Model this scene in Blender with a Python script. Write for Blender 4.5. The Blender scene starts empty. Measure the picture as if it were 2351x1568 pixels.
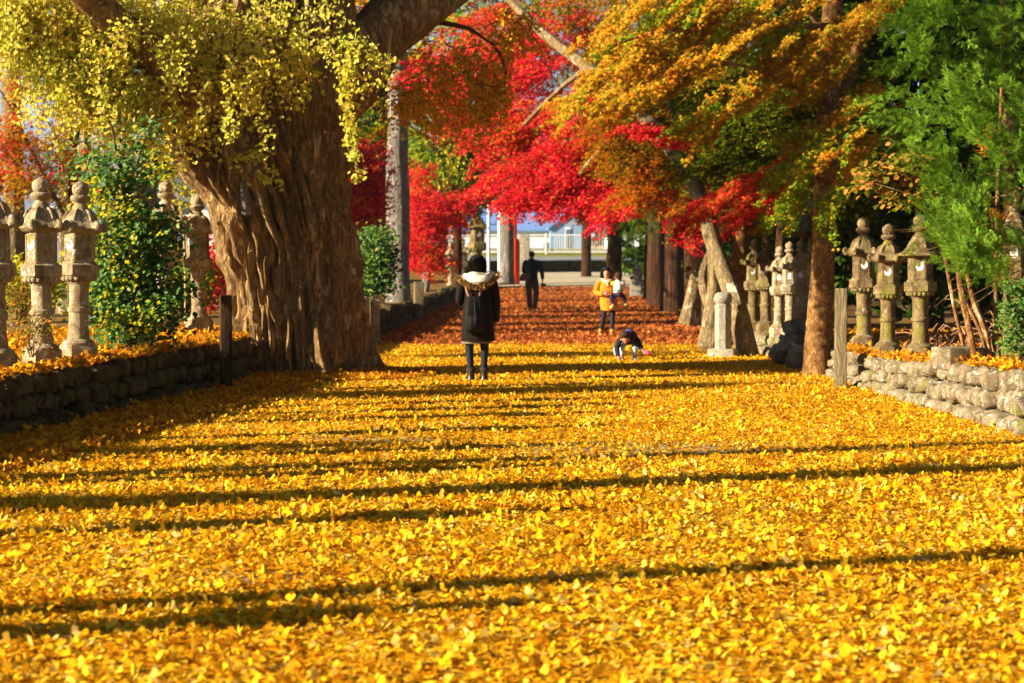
import bpy, bmesh, math, random
import numpy as np
from mathutils import Vector, Matrix, noise as mnoise

scene = bpy.context.scene
C = scene.collection
R = math.radians
rng = np.random.default_rng(11)
random.seed(11)

# ------------------------------------------------------------------ camera
F = 70 / 36 * 2351.0            # focal length in units of a 2351 x 1568 reading of the photograph
CX, CY, HZ, CAMZ = 1175.5, 784.0, 601.6, 1.5
PITCH = math.atan((CY - HZ) / F)
cam = bpy.data.cameras.new("camera")
cam.lens, cam.sensor_width = 70, 36
cam.clip_end = 9000
cam.dof.use_dof = True
cam.dof.focus_distance = 17.0
cam.dof.aperture_fstop = 3.6
cam_ob = bpy.data.objects.new("camera", cam)
C.objects.link(cam_ob)
cam_ob.location = (0, 0, CAMZ)
cam_ob.rotation_euler = (math.pi / 2 - PITCH, 0, 0)
scene.camera = cam_ob

# ------------------------------------------------------------------ light
SUN_EL, SUN_AZ = R(20.5), math.atan2(-0.94, -0.335)
world = bpy.data.worlds.new("World")
scene.world = world
world.use_nodes = True
wt = world.node_tree
sky = wt.nodes.new("ShaderNodeTexSky")
sky.sky_type = 'NISHITA'
sky.sun_disc = False
sky.sun_elevation = SUN_EL
sky.sun_rotation = SUN_AZ % (2 * math.pi)
sky.air_density, sky.dust_density, sky.ozone_density = 0.55, 0.1, 0.6
wt.links.new(sky.outputs[0], wt.nodes["Background"].inputs[0])
wt.nodes["Background"].inputs[1].default_value = 0.05
sun = bpy.data.lights.new("sun", 'SUN')
sun.energy = 5.0
sun.angle = R(0.5)
sun.color = (1.0, 0.86, 0.66)
sun_ob = bpy.data.objects.new("sun", sun)
C.objects.link(sun_ob)
sd = Vector((math.sin(SUN_AZ) * math.cos(SUN_EL), math.cos(SUN_AZ) * math.cos(SUN_EL), math.sin(SUN_EL)))
sun_ob.rotation_euler = sd.to_track_quat('Z', 'Y').to_euler()
sun_ob.location = (-20, -8, 15)
scene.view_settings.view_transform = 'Standard'
scene.view_settings.look = 'None'
scene.view_settings.exposure = 1.52
scene.view_settings.gamma = 1
scene.cycles.use_denoising = True
scene.cycles.max_bounces = 6
scene.cycles.diffuse_bounces = 3
scene.cycles.transmission_bounces = 3
scene.cycles.sample_clamp_indirect = 6
scene.cycles.caustics_reflective = False
scene.cycles.caustics_refractive = False


def at(x, y, D):
    """the world point that the photograph shows at (x, y) when it stands D metres away"""
    a, b = (x - CX) / F, (CY - y) / F
    c, s = math.cos(PITCH), math.sin(PITCH)
    d = Vector((a, c + b * s, -s + b * c))
    return Vector((0, 0, CAMZ)) + d * (D / d.y)


def interp(v, tab):
    return float(np.interp(v, [t[0] for t in tab], [t[1] for t in tab]))


WL = [(-5, -6.6), (5, -5.7), (10, -5.15), (16.8, -4.32), (23.4, -3.5), (26.5, -3.3), (36, -2.95), (40.7, -2.7), (77, -2.15), (110, -2.0)]
WR = [(-5, 5.0), (5, 4.8), (17.2, 4.42), (24.6, 4.17), (27, 4.25), (32, 4.1), (36, 3.95), (50, 4.4), (77, 5.4), (110, 6)]
HL = [(-5, .5), (16.8, .5), (24, .53), (40, .5), (77, .45), (92, .1), (110, 0.02)]
HR = [(-5, .58), (17, .55), (23, .37), (32, .35), (37, .25), (45, .15), (77, .1), (110, .02)]
ZP = [(-50, 0), (64, 0), (76, .18), (85, .5), (95, .98), (101, 1.0), (101.9, 1.48), (104, 1.52), (116, 1.93), (128, 2.4), (9000, 2.4)]
wl = lambda d: interp(d, WL)
wr = lambda d: interp(d, WR)
zp = lambda d: interp(d, ZP)
zl = lambda d: zp(d) + interp(d, HL)
zr = lambda d: zp(d) + interp(d, HR)


# ------------------------------------------------------------------ tags
def tag(o, label=None, cat=None, group=None, kind=None):
    if label: o["label"] = label
    if cat: o["category"] = cat
    if group: o["group"] = group
    if kind: o["kind"] = kind
    return o


def thing(name, loc, label, cat, group=None, rz=0.0, scale=1.0):
    o = bpy.data.objects.new(name, None)
    C.objects.link(o)
    o.location = loc
    o.rotation_euler = (0, 0, rz)
    o.scale = (scale,) * 3
    o.empty_display_size = .2
    return tag(o, label, cat, group)


def dup(root, loc, rz=0.0, label=None, scale=None, group=None, parent=None):
    r = root.copy()
    C.objects.link(r)
    if parent is None:
        r.location, r.rotation_euler = loc, (0, 0, rz)
        if scale: r.scale = (scale,) * 3
        if label: r["label"] = label
        if group: r["group"] = group
    else:
        r.parent = parent
    for ch in list(root.children):
        dup(ch, None, parent=r)
    return r


# ------------------------------------------------------------------ materials
class NT:
    def __init__(self, name):
        self.m = bpy.data.materials.new(name)
        self.m.use_nodes = True
        self.t = self.m.node_tree
        for n in list(self.t.nodes): self.t.nodes.remove(n)
        self.out = self.t.nodes.new("ShaderNodeOutputMaterial")

    def n(self, typ, ins=None, **props):
        nd = self.t.nodes.new("ShaderNode" + typ)
        for k, v in props.items(): setattr(nd, k, v)
        for k, v in (ins or {}).items():
            s = nd.inputs[k]
            if hasattr(v, "is_output"): self.t.links.new(v, s)
            else: s.default_value = v
        return nd

    def ramp(self, fac, stops):
        nd = self.n("ValToRGB", {0: fac})
        el = nd.color_ramp.elements
        while len(el) < len(stops): el.new(.5)
        for e, (p, c) in zip(el, stops):
            e.position = p
            e.color = (*c, 1) if len(c) == 3 else c
        return nd.outputs[0]

    def mix(self, f, a, b, mode='MIX'):
        nd = self.n("Mix", data_type='RGBA', blend_type=mode)
        for i, v in ((0, f), (6, a), (7, b)):
            if hasattr(v, "is_output"): self.t.links.new(v, nd.inputs[i])
            else: nd.inputs[i].default_value = v if i == 0 or len(v) == 4 else (*v, 1)
        return nd.outputs[2]

    def math(self, op, a, b=0.0, clamp=False):
        nd = self.n("Math", {0: a, 1: b}, operation=op, use_clamp=clamp)
        return nd.outputs[0]

    def coords(self, scale=(1, 1, 1), randomise=True):
        tc = self.n("TexCoord").outputs["Object"]
        if randomise:
            r = self.n("ObjectInfo").outputs["Random"]
            r = self.math('MULTIPLY', r, 37.0)
            cb = self.n("CombineXYZ", {0: r, 1: r, 2: r}).outputs[0]
            tc = self.n("VectorMath", {0: tc, 1: cb}, operation='ADD').outputs[0]
        return self.n("Mapping", {"Vector": tc, "Scale": scale}).outputs[0]

    def noise(self, vec, scale, detail=4, rough=.6, dist=0.0):
        return self.n("TexNoise", {"Vector": vec, "Scale": scale, "Detail": detail, "Roughness": rough, "Distortion": dist}).outputs[0]

    def surf(self, color, rough=.8, bump=None, bump_s=.3, bump_d=.02, spec=.3, sheen=0.0, metal=0.0):
        ins = {"Base Color": color if hasattr(color, "is_output") else (*color, 1), "Roughness": rough, "Specular IOR Level": spec, "Metallic": metal}
        if bump is not None:
            ins["Normal"] = self.n("Bump", {"Height": bump, "Strength": bump_s, "Distance": bump_d}).outputs[0]
        b = self.n("BsdfPrincipled", ins)
        self.t.links.new(b.outputs[0], self.out.inputs[0])
        return self.m


def plain(name, col, rough=.7, var=.25, scale=12, bump=.0, spec=.3, metal=0.0):
    t = NT(name)
    v = t.coords()
    nz = t.noise(v, scale, 5)
    c = t.mix(nz, tuple(x * (1 - var) for x in col), tuple(min(1, x * (1 + var)) for x in col))
    return t.surf(c, rough, nz if bump else None, bump, .01, spec, metal=metal)


def leaf_mat(name, stops, stops2=None, nscale=1.2, trans=.38, gloss=.0, nbias=.5, rough=.45):
    t = NT(name)
    rnd = t.n("NewGeometry").outputs["Random Per Island"]
    c = t.ramp(rnd, stops)
    if stops2:
        c2 = t.ramp(rnd, stops2)
        nz = t.noise(t.coords(randomise=False), nscale, 3, .55)
        f = t.ramp(nz, [(max(0, nbias - .09), (0, 0, 0)), (min(1, nbias + .09), (1, 1, 1))])
        c = t.mix(f, c, c2)
    d = t.n("BsdfDiffuse", {"Color": c}).outputs[0]
    tr = t.n("BsdfTranslucent", {"Color": c}).outputs[0]
    s = t.n("MixShader", {0: trans, 1: d, 2: tr}).outputs[0]
    if gloss > .1:
        g = t.n("BsdfGlossy", {"Color": (1, 1, 1, 1), "Roughness": rough}).outputs[0]
        fr = t.n("LayerWeight", {"Blend": .12}).outputs[1]
        fr = t.math('MULTIPLY', fr, gloss, True)
        fr = t.math('ADD', fr, .012)
        s = t.n("MixShader", {0: fr, 1: s, 2: g}).outputs[0]
    t.t.links.new(s, t.out.inputs[0])
    return t.m


def stone_mat(name, base, dark, lichen, moss, lich=.55, mossamt=.5, scale=6):
    t = NT(name)
    v = t.coords()
    n1 = t.noise(v, scale, 8, .7, .4)
    c = t.mix(t.ramp(n1, [(.40, (0, 0, 0)), (.60, (1, 1, 1))]), dark, base)
    n3 = t.noise(v, scale * .5, 6, .65, .3)
    c = t.mix(t.ramp(n3, [(mossamt, (0, 0, 0)), (mossamt + .10, (.9, .9, .9))]), c, moss)
    n2 = t.noise(v, scale * 2.3, 7, .72, .8)
    c = t.mix(t.ramp(n2, [(lich, (0, 0, 0)), (lich + .035, (1, 1, 1))]), c, lichen)
    vs = t.coords((1, 1, .12))
    st = t.noise(vs, scale * 2.2, 5, .6, .3)                 # rain streaks
    c = t.mix(t.ramp(st, [(.54, (0, 0, 0)), (.68, (.7, .7, .7))]), c, tuple(x * .6 for x in dark))
    n4 = t.noise(v, scale * 12, 4, .7)
    c = t.mix(t.ramp(n4, [(.45, (0, 0, 0)), (.75, (.8, .8, .8))]), c, tuple(x * .4 for x in dark))
    h = t.math('ADD', n1, t.math('MULTIPLY', n4, .6))
    return t.surf(c, .95, h, .8, .03, .1)


def bark_mat(name, c1, c2, patch, pth=.6, sc=9, stretch=.14, bump=.9):
    t = NT(name)
    v = t.coords((1, 1, stretch))
    n1 = t.noise(v, sc, 8, .68, .5)
    w = t.noise(v, sc * 1.5, 5, .6, 1.2)                     # ridged noise: dark cracks along the trunk
    rid = t.math('MULTIPLY', t.math('ABSOLUTE', t.math('SUBTRACT', w, .5)), 5.0, True)
    crack = t.ramp(rid, [(0.0, (0, 0, 0)), (.55, (1, 1, 1))])
    c = t.mix(t.ramp(n1, [(.34, (0, 0, 0)), (.68, (1, 1, 1))]), c1, c2)
    c = t.mix(t.math('ADD', t.math('MULTIPLY', crack, .75), .25), tuple(x * .45 for x in c1), c)
    v2 = t.coords((1, 1, .5))
    n2 = t.noise(v2, sc * .5, 8, .75, .6)
    c = t.mix(t.ramp(n2, [(pth, (0, 0, 0)), (pth + .08, (1, 1, 1))]), c, patch)
    h = t.math('ADD', t.math('MULTIPLY', n1, .6), t.math('MULTIPLY', crack, .6))
    return t.surf(c, .95, h, bump, .05, .1)


M = {}
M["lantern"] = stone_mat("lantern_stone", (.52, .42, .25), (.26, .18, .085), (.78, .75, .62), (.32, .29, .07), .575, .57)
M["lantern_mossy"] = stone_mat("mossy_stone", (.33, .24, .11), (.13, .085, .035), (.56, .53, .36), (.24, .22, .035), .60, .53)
M["boulder"] = stone_mat("boulder_stone", (.38, .31, .19), (.16, .12, .065), (.70, .66, .54), (.18, .18, .035), .58, .55, 5)
M["dark_boulder"] = stone_mat("dark_boulder_stone", (.30, .26, .18), (.13, .11, .07), (.52, .50, .40), (.20, .20, .05), .60, .56, 4)
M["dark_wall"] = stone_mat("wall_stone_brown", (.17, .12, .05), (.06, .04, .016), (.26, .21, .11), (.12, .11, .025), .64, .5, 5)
M["pale_stone"] = stone_mat("pale_granite", (.50, .47, .36), (.30, .27, .19), (.68, .66, .55), (.33, .31, .14), .6, .6, 5)
M["white_paper"] = plain("white_paper", (.70, .69, .66), .8, .05)
M["ginkgo_bark"] = bark_mat("ginkgo_bark", (.20, .11, .035), (.62, .40, .17), (.78, .69, .52), .60, 7.5, .22, .8)
M["maple_bark"] = bark_mat("maple_bark", (.17, .11, .045), (.46, .35, .18), (.64, .59, .44), .58, 9, .35, .5)
M["smooth_bark"] = bark_mat("smooth_bark", (.18, .085, .024), (.50, .27, .09), (.60, .48, .27), .56, 9, .6, .5)
M["grey_bark"] = bark_mat("grey_bark", (.22, .19, .15), (.50, .45, .38), (.66, .62, .55), .58, 8, .12, .9)
M["cedar_bark"] = bark_mat("cedar_bark", (.05, .024, .011), (.16, .075, .034), (.26, .17, .09), .62, 9, .1, .8)
M["twig"] = plain("twig_bark", (.10, .055, .025), .9, .4, 20)
M["pale_twig"] = plain("pale_twig", (.42, .32, .16), .9, .3, 20)
M["weathered_wood"] = bark_mat("weathered_post", (.20, .15, .08), (.36, .29, .15), (.42, .38, .22), .6, 6, .15, .4)
M["dark_wood"] = bark_mat("dark_post", (.05, .028, .012), (.12, .07, .03), (.16, .12, .05), .6, 6, .15, .4)

YEL = [(0, (.50, .17, .006)), (.08, (.74, .34, .008)), (.3, (.82, .49, .012)), (.7, (.85, .57, .02)), (.9, (.84, .64, .10)), (.97, (.82, .66, .24)), (1, (.30, .12, .012))]
M["ginkgo_fallen"] = leaf_mat("ginkgo_leaf_fallen", YEL, [(0, (.42, .13, .005)), (.2, (.74, .33, .007)), (.6, (.84, .48, .012)), (.9, (.86, .58, .04)), (1, (.40, .20, .03))], 1.3, .3)
M["ginkgo_leaf"] = leaf_mat("ginkgo_leaf", [(0, (.30, .36, .03)), (.3, (.56, .56, .05)), (.65, (.74, .68, .11)), (1, (.80, .70, .18))],
                            [(0, (.40, .42, .03)), (.5, (.74, .62, .06)), (.85, (.80, .64, .12)), (1, (.70, .38, .03))], 1.1, .5)
M["ginkgo_leaf_high"] = leaf_mat("ginkgo_leaf_high", [(0, (.14, .10, .008)), (.6, (.28, .17, .010)), (1, (.36, .22, .014))], trans=.12)  # darkened for the added overhead canopy, so less light comes down
M["ginkgo_leaf_amber"] = leaf_mat("ginkgo_leaf_amber", [(0, (.50, .22, .01)), (.4, (.72, .36, .012)), (.8, (.80, .46, .015)), (1, (.60, .46, .02))], None, 1, .4, .06)
M["red_leaf"] = leaf_mat("maple_leaf_red", [(0, (.30, .006, .014)), (.35, (.62, .012, .028)), (.75, (.74, .030, .044)), (.93, (.74, .10, .03)), (1, (.34, .22, .02))],
                         [(0, (.42, .03, .012)), (.45, (.68, .05, .022)), (.75, (.70, .16, .014)), (.9, (.55, .30, .02)), (1, (.16, .20, .012))], .6, .42, nbias=.55)
M["orange_leaf"] = leaf_mat("maple_leaf_orange", [(0, (.10, .17, .008)), (.3, (.28, .32, .014)), (.55, (.62, .46, .028)), (.8, (.68, .29, .020)), (1, (.56, .07, .010))],
                            [(0, (.34, .12, .007)), (.3, (.64, .22, .012)), (.7, (.74, .40, .030)), (.88, (.36, .32, .016)), (1, (.18, .22, .012))], 1.3, .44, nbias=.5)
M["green_orange_leaf"] = leaf_mat("maple_leaf_green", [(0, (.05, .10, .006)), (.45, (.12, .18, .008)), (.8, (.26, .26, .010)), (1, (.50, .22, .010))],
                                  [(0, (.36, .10, .006)), (.5, (.56, .17, .008)), (1, (.24, .20, .008))], .6, .4, nbias=.55)
M["maple_lime_leaf"] = leaf_mat("maple_leaf_lime", [(0, (.08, .19, .010)), (.4, (.20, .33, .014)), (.8, (.42, .48, .02)), (1, (.75, .38, .02))], None, 1, .45)
M["shade_maple_leaf"] = leaf_mat("maple_leaf_shaded_olive", [(0, (.04, .075, .004)), (.5, (.09, .13, .006)), (.85, (.17, .18, .008)), (1, (.34, .16, .008))], None, 1, .3)  # shade put into the leaf colour as a darker olive
M["shaded_orange_leaf"] = leaf_mat("maple_leaf_shaded_orange", [(0, (.14, .06, .004)), (.4, (.40, .075, .006)), (.8, (.56, .12, .008)), (1, (.24, .18, .008))], [(0, (.07, .09, .005)), (.5, (.20, .14, .006)), (1, (.46, .09, .006))], .9, .35, nbias=.5)  # orange maple leaves with their shade put into the colour
M["camellia_leaf"] = leaf_mat("camellia_leaf", [(0, (.03, .09, .008)), (.5, (.06, .16, .012)), (.85, (.12, .24, .02)), (1, (.30, .26, .03))], None, 1, .3, .12, rough=.5)
M["conifer_leaf"] = leaf_mat("conifer_leaf", [(0, (.08, .21, .014)), (.5, (.18, .37, .030)), (.9, (.30, .48, .05)), (1, (.44, .36, .03))],
                             [(0, (.04, .11, .007)), (.6, (.09, .21, .012)), (1, (.20, .27, .02))], .9, .25)
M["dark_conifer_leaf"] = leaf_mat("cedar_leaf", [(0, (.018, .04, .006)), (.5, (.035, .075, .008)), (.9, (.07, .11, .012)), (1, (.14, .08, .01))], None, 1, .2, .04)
M["mid_green_leaf"] = leaf_mat("broad_leaf_green", [(0, (.08, .14, .01)), (.5, (.16, .24, .015)), (.85, (.34, .34, .02)), (1, (.55, .28, .02))], None, 1, .35, .08)
M["salmon_leaf"] = leaf_mat("shrub_leaf_salmon", [(0, (.07, .10, .008)), (.45, (.20, .18, .014)), (.65, (.40, .20, .03)), (.85, (.55, .20, .05)), (1, (.16, .20, .012))], None, 1, .3)
M["lime_leaf"] = leaf_mat("leaf_lime", [(0, (.26, .32, .015)), (.6, (.55, .50, .02)), (1, (.75, .58, .03))], None, 1, .45, .06)
M["red_fallen"] = leaf_mat("red_leaf_fallen", [(0, (.18, .05, .016)), (.35, (.40, .115, .030)), (.7, (.56, .19, .045)), (.9, (.62, .11, .022)), (1, (.72, .40, .06))], None, 1, .2)
M["rust_fallen"] = leaf_mat("rust_leaf_fallen", [(0, (.45, .15, .012)), (.4, (.72, .30, .012)), (.8, (.86, .48, .02)), (1, (.40, .12, .02))], None, 1, .25, .05)


# ------------------------------------------------------------------ mesh builder
class MB:
    def __init__(self):
        self.v, self.f, self.mi, self.k = [], [], [], 0

    def add(self, vs, fs):
        o = len(self.v)
        self.v += [tuple(p) for p in vs]
        self.f += [tuple(i + o for i in f) for f in fs]
        self.mi += [self.k] * len(fs)

    def box(self, c, s, bev=.008, rz=0.0, taper=1.0):
        """a box with chamfered edges centred on c"""
        bm = bmesh.new()
        bmesh.ops.create_cube(bm, size=1)
        for v in bm.verts:
            t = taper if v.co.z > 0 else 1
            v.co = Vector((v.co.x * s[0] * t, v.co.y * s[1] * t, v.co.z * s[2]))
        if bev: bmesh.ops.bevel(bm, geom=bm.edges[:], offset=bev, segments=2, affect='EDGES', profile=.6)
        bm.transform(Matrix.Translation(c) @ Matrix.Rotation(rz, 4, 'Z'))
        bm.verts.ensure_lookup_table()
        self.add([v.co[:] for v in bm.verts], [[v.index for v in f.verts] for f in bm.faces])
        bm.free()

    def loft(self, rings, cap=True):
        n = len(rings[0])
        vs = [p for r in rings for p in r]
        fs = []
        for i in range(len(rings) - 1):
            for j in range(n):
                a, b = i * n + j, i * n + (j + 1) % n
                fs.append((a, b, b + n, a + n))
        if cap:
            fs.append(tuple(range(n - 1, -1, -1)))
            fs.append(tuple((len(rings) - 1) * n + j for j in range(n)))
        self.add(vs, fs)

    def ell(self, secs, n=20, fold=0.0, seed=0, cap=True):
        """stack of ellipses (cx, cy, z, rx, ry)"""
        rings = []
        for cx, cy, z, rx, ry in secs:
            rg = []
            for j in range(n):
                a = 2 * math.pi * j / n
                k = 1 + fold * mnoise.noise((math.cos(a) * 2.2 + seed, math.sin(a) * 2.2, z * 3))
                rg.append((cx + rx * k * math.cos(a), cy + ry * k * math.sin(a), z))
            rings.append(rg)
        self.loft(rings, cap)

    def lathe(self, prof, n=20, c=(0, 0, 0), rot=0.0, rough=0.0, seed=0.0):
        rings = []
        for r, z in prof:
            rg = []
            for j in range(n):
                a = 2 * math.pi * j / n + rot
                k = 1 + rough * mnoise.noise((math.cos(a) * 1.6 + seed, math.sin(a) * 1.6 + seed, z * 6 + seed))
                rg.append((c[0] + r * k * math.cos(a), c[1] + r * k * math.sin(a), c[2] + z))
            rings.append(rg)
        self.loft(rings)

    def tube(self, pts, radii, n=8, rough=0.0, freq=3.0, seed=0.0, ridges=0, ramp=0.0, sub=1):
        pts = [Vector(p) for p in pts]
        if sub > 1:                                          # catmull-rom
            q, rr = [], []
            for i in range(len(pts) - 1):
                p0, p1, p2, p3 = pts[max(i - 1, 0)], pts[i], pts[i + 1], pts[min(i + 2, len(pts) - 1)]
                for k in range(sub):
                    t = k / sub
                    q.append(.5 * ((2 * p1) + (p2 - p0) * t + (2 * p0 - 5 * p1 + 4 * p2 - p3) * t * t + (3 * p1 - p0 - 3 * p2 + p3) * t ** 3))
                    rr.append(radii[i] * (1 - t) + radii[i + 1] * t)
            q.append(pts[-1]); rr.append(radii[-1])
            pts, radii = q, rr
        rings, L = [], 0.0
        up = None
        for i, p in enumerate(pts):
            d = (pts[min(i + 1, len(pts) - 1)] - pts[max(i - 1, 0)]).normalized()
            if up is None:
                up = Vector((0, 1, 0)) if abs(d.y) < .8 else Vector((1, 0, 0))
            u = (up - d * up.dot(d)).normalized(); up = u
            w = d.cross(u)
            if i: L += (pts[i] - pts[i - 1]).length
            rg = []
            for j in range(n):
                a = 2 * math.pi * j / n
                k = 1.0
                if rough:
                    k += rough * mnoise.noise((math.cos(a) * freq * .6 + seed, math.sin(a) * freq * .6 + seed, L * freq * .35))
                if ridges:
                    k += ramp * math.sin(a * ridges + 2.2 * mnoise.noise((seed, L * .8, a * .0)))
                rg.append(p + (u * math.cos(a) + w * math.sin(a)) * radii[i] * k)
            rings.append(rg)
        self.loft(rings)

    def ball(self, c, r, rough=0.0, seed=0.0, seg=14, flat=1.0, rot=0.0, freq=1.3, boxy=1.0):
        r = (r,) * 3 if not hasattr(r, "__len__") else r
        rings = []
        cr, sr = math.cos(rot), math.sin(rot)
        for i in range(1, seg // 2 + 1):
            th = math.pi * i / (seg // 2 + 1)
            rg = []
            for j in range(seg):
                a = 2 * math.pi * j / seg
                d = Vector((math.sin(th) * math.cos(a), math.sin(th) * math.sin(a), -math.cos(th)))
                k = 1 + rough * mnoise.noise(d * freq + Vector((seed, seed * .7, -seed)))
                if boxy != 1.0:
                    d = Vector([math.copysign(abs(q) ** boxy, q) for q in d])
                    k += .35 * rough * mnoise.noise(d * freq * 3 + Vector((seed, 1, 2)))
                x, y, z = d.x * r[0] * k, d.y * r[1] * k, d.z * r[2] * k
                rg.append((c[0] + x * cr - y * sr, c[1] + x * sr + y * cr, c[2] + z))
            rings.append(rg)
        self.loft(rings)

    def build(self, name, mats, parent=None, smooth=True, origin=None, label=None, sharp=38):
        me = bpy.data.meshes.new(name)
        vs = self.v if origin is None else [(p[0] - origin[0], p[1] - origin[1], p[2] - origin[2]) for p in self.v]
        me.from_pydata(vs, [], self.f)
        mats = mats if isinstance(mats, (list, tuple)) else [mats]
        for m in mats: me.materials.append(M[m] if isinstance(m, str) else m)
        if len(mats) > 1: me.polygons.foreach_set("material_index", self.mi)
        if smooth:
            me.polygons.foreach_set("use_smooth", [True] * len(self.f))
            try: me.set_sharp_from_angle(angle=R(sharp))
            except Exception: pass
        me.update()
        o = bpy.data.objects.new(name, me)
        C.objects.link(o)
        if parent is not None: o.parent = parent
        elif origin is not None: o.location = origin
        if label: o["label"] = label
        return o


# ------------------------------------------------------------------ leaves
def tmpl(verts, tris):
    return np.array(verts, float), np.array(tris, int)


def t_ginkgo(curl=.16):
    v = [(0, 0, 0)]
    angs = [-58, -40, -18, -3, 3, 18, 40, 58]
    rad = [.92, 1.04, 1.03, .72, .72, 1.03, 1.04, .92]
    for a, r in zip(angs, rad):
        s, c = math.sin(R(a)), math.cos(R(a))
        v.append((r * s, r * c, curl * (abs(s) * 1.6 - .3) * r))
    v += [(-.025, -.75, .06), (.025, -.75, .06)]
    f = [(0, i, i + 1) for i in range(1, 8)] + [(0, 9, 10)]
    return tmpl(v, f)


def t_star(lobes=7, inner=.34):
    v = [(0, 0, .05)]
    k = lobes * 2 - 1
    span = R(285)
    for i in range(k):
        a = -span / 2 + span * i / (k - 1)
        far = abs(a) / (span / 2)
        r = (1.0 - .45 * far ** 2) if i % 2 == 0 else inner
        v.append((r * math.sin(a), r * math.cos(a), -.22 * r * r * (1 if i % 2 == 0 else 0)))
    return tmpl(v, [(0, i, i + 1) for i in range(1, k)])


def t_oval(w=.36):
    v = [(0, 0, 0), (-w, .35, .1), (-w * .8, .68, .08), (0, 1, -.08), (w * .8, .68, .08), (w, .35, .1), (0, .5, -.02)]
    return tmpl(v, [(0, 6, 1), (1, 6, 2), (2, 6, 3), (3, 6, 4), (4, 6, 5), (5, 6, 0)])


def t_frond(pairs=8, seed=0, curve=.25):
    r = random.Random(seed)
    v, f = [], []
    def leaflet(x, y, dx, dy, w, z, dz):
        o = len(v)
        l = math.hypot(dx, dy)
        nx, ny = -dy / l * w, dx / l * w
        v.extend([(x - nx * .5, y - ny * .5, z), (x + dx * .5 + nx, y + dy * .5 + ny, z + dz * .4), (x + dx, y + dy, z + dz), (x + dx * .5 - nx, y + dy * .5 - ny, z + dz * .4)])
        f.extend([(o, o + 1, o + 2), (o, o + 2, o + 3)])
    for i in range(pairs):
        t = (i + .3) / pairs
        z = -curve * t * t
        ln = .42 * (1 - t * .75) * r.uniform(.75, 1.15)
        for s in (-1, 1):
            leaflet(0, t, s * ln * .78, ln * .7, .032, z, -.05 + .1 * r.random())
    leaflet(0, .1, 0, .95, .03, 0, -curve)
    return tmpl(v, f)


def t_card():
    v = [(0, 0, 0), (-.5, .3, .1), (-.25, .8, .0), (.1, .55, .12), (.3, 1, -.1), (.5, .35, .05), (.15, .2, 0)]
    return tmpl(v, [(0, 1, 6), (1, 2, 3), (1, 3, 6), (6, 3, 5), (3, 4, 5)])


T = {"ginkgo": t_ginkgo(), "ginkgo_curled": t_ginkgo(.5), "ginkgo_flat": t_ginkgo(-.12), "star": t_star(), "star5": t_star(5, .4), "oval": t_oval(), "lance": t_oval(.2),
     "frond": t_frond(), "frond2": t_frond(7, 3, .45), "card": t_card()}


def norm(a):
    return a / np.maximum(np.linalg.norm(a, axis=1, keepdims=True), 1e-9)


def leaves(batches, name, mat, parent=None, origin=(0, 0, 0), kind=None):
    """batches: list of (template, P, N, Tip, size); all joined into one mesh of many small leaves"""
    V, I, off = [], [], 0
    for tn, P, Nn, Tp, S in batches:
        tv, tf = T[tn]
        n = len(P)
        if n == 0: continue
        Nn = norm(Nn)
        Tp = Tp - Nn * np.sum(Tp * Nn, 1, keepdims=True)
        Tp = norm(Tp + 1e-6)
        B = np.cross(Tp, Nn)
        vv = (B[:, None, :] * tv[None, :, 0:1] + Tp[:, None, :] * tv[None, :, 1:2] + Nn[:, None, :] * tv[None, :, 2:3]) * S[:, None, None] + (P - np.array(origin))[:, None, :]
        V.append(vv.reshape(-1, 3))
        I.append((tf[None] + (np.arange(n) * len(tv))[:, None, None]).reshape(-1, 3) + off)
        off += n * len(tv)
    V, I = np.concatenate(V), np.concatenate(I)
    me = bpy.data.meshes.new(name)
    me.vertices.add(len(V)); me.vertices.foreach_set("co", V.astype(np.float32).ravel())
    me.loops.add(I.size); me.loops.foreach_set("vertex_index", I.astype(np.int32).ravel())
    me.polygons.add(len(I)); me.polygons.foreach_set("loop_start", (np.arange(len(I)) * 3).astype(np.int32))
    me.materials.append(M[mat])
    me.update(calc_edges=True)
    o = bpy.data.objects.new(name, me)
    C.objects.link(o)
    if parent is not None: o.parent = parent
    else: o.location = origin
    if kind: o["kind"] = kind
    return o


def rnd(n, s=1.0):
    return rng.normal(0, s, (n, 3))


def sprays(blob, nleaf, size, dirv, L=(.4, .9), width=.16, thick=.035, jitter=.55, nrm=(-.35, -.5, .8), njit=.45, droop=.25, tmp="star", shell=False):
    """flat layered sprays of leaves filling an ellipsoid seen at blob = (x, y, D, rx, ry, rd, count)"""
    x, y, D, rx, ry, rd, cnt = blob
    c = at(x, y, D)
    px = D / F
    out_p, out_t = [], []
    for _ in range(cnt):
        d = rng.normal(0, 1, 3)
        d /= np.linalg.norm(d)
        r = rng.random() ** (1 / 3)
        p = np.array(c) + d * r * np.array((rx * px, rd, ry * px))
        dd = np.array(dirv) + rng.normal(0, jitter, 3) * np.array((1, 1, .5))
        dd /= np.linalg.norm(dd)
        side = np.cross(dd, (0, 0, 1.0)); side /= max(np.linalg.norm(side), 1e-6)
        l = rng.uniform(*L)
        m = int(nleaf * rng.uniform(.6, 1.3))
        t = rng.random(m)
        w = width * (1.1 - .8 * t)
        q = p + np.outer(t - .5, dd) * l + np.outer(rng.normal(0, 1, m) * w, side) + rng.normal(0, thick, (m, 3))
        q[:, 2] -= droop * l * t * t
        out_p.append(q)
        out_t.append(np.tile(dd * .7 + np.array((0, -.2, -.35)), (m, 1)) + rng.normal(0, .5, (m, 3)))
    P = np.concatenate(out_p)
    n = len(P)
    return (tmp, P, np.tile(nrm, (n, 1)) + rnd(n, njit), np.concatenate(out_t), size * rng.uniform(.7, 1.2, n))


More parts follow.
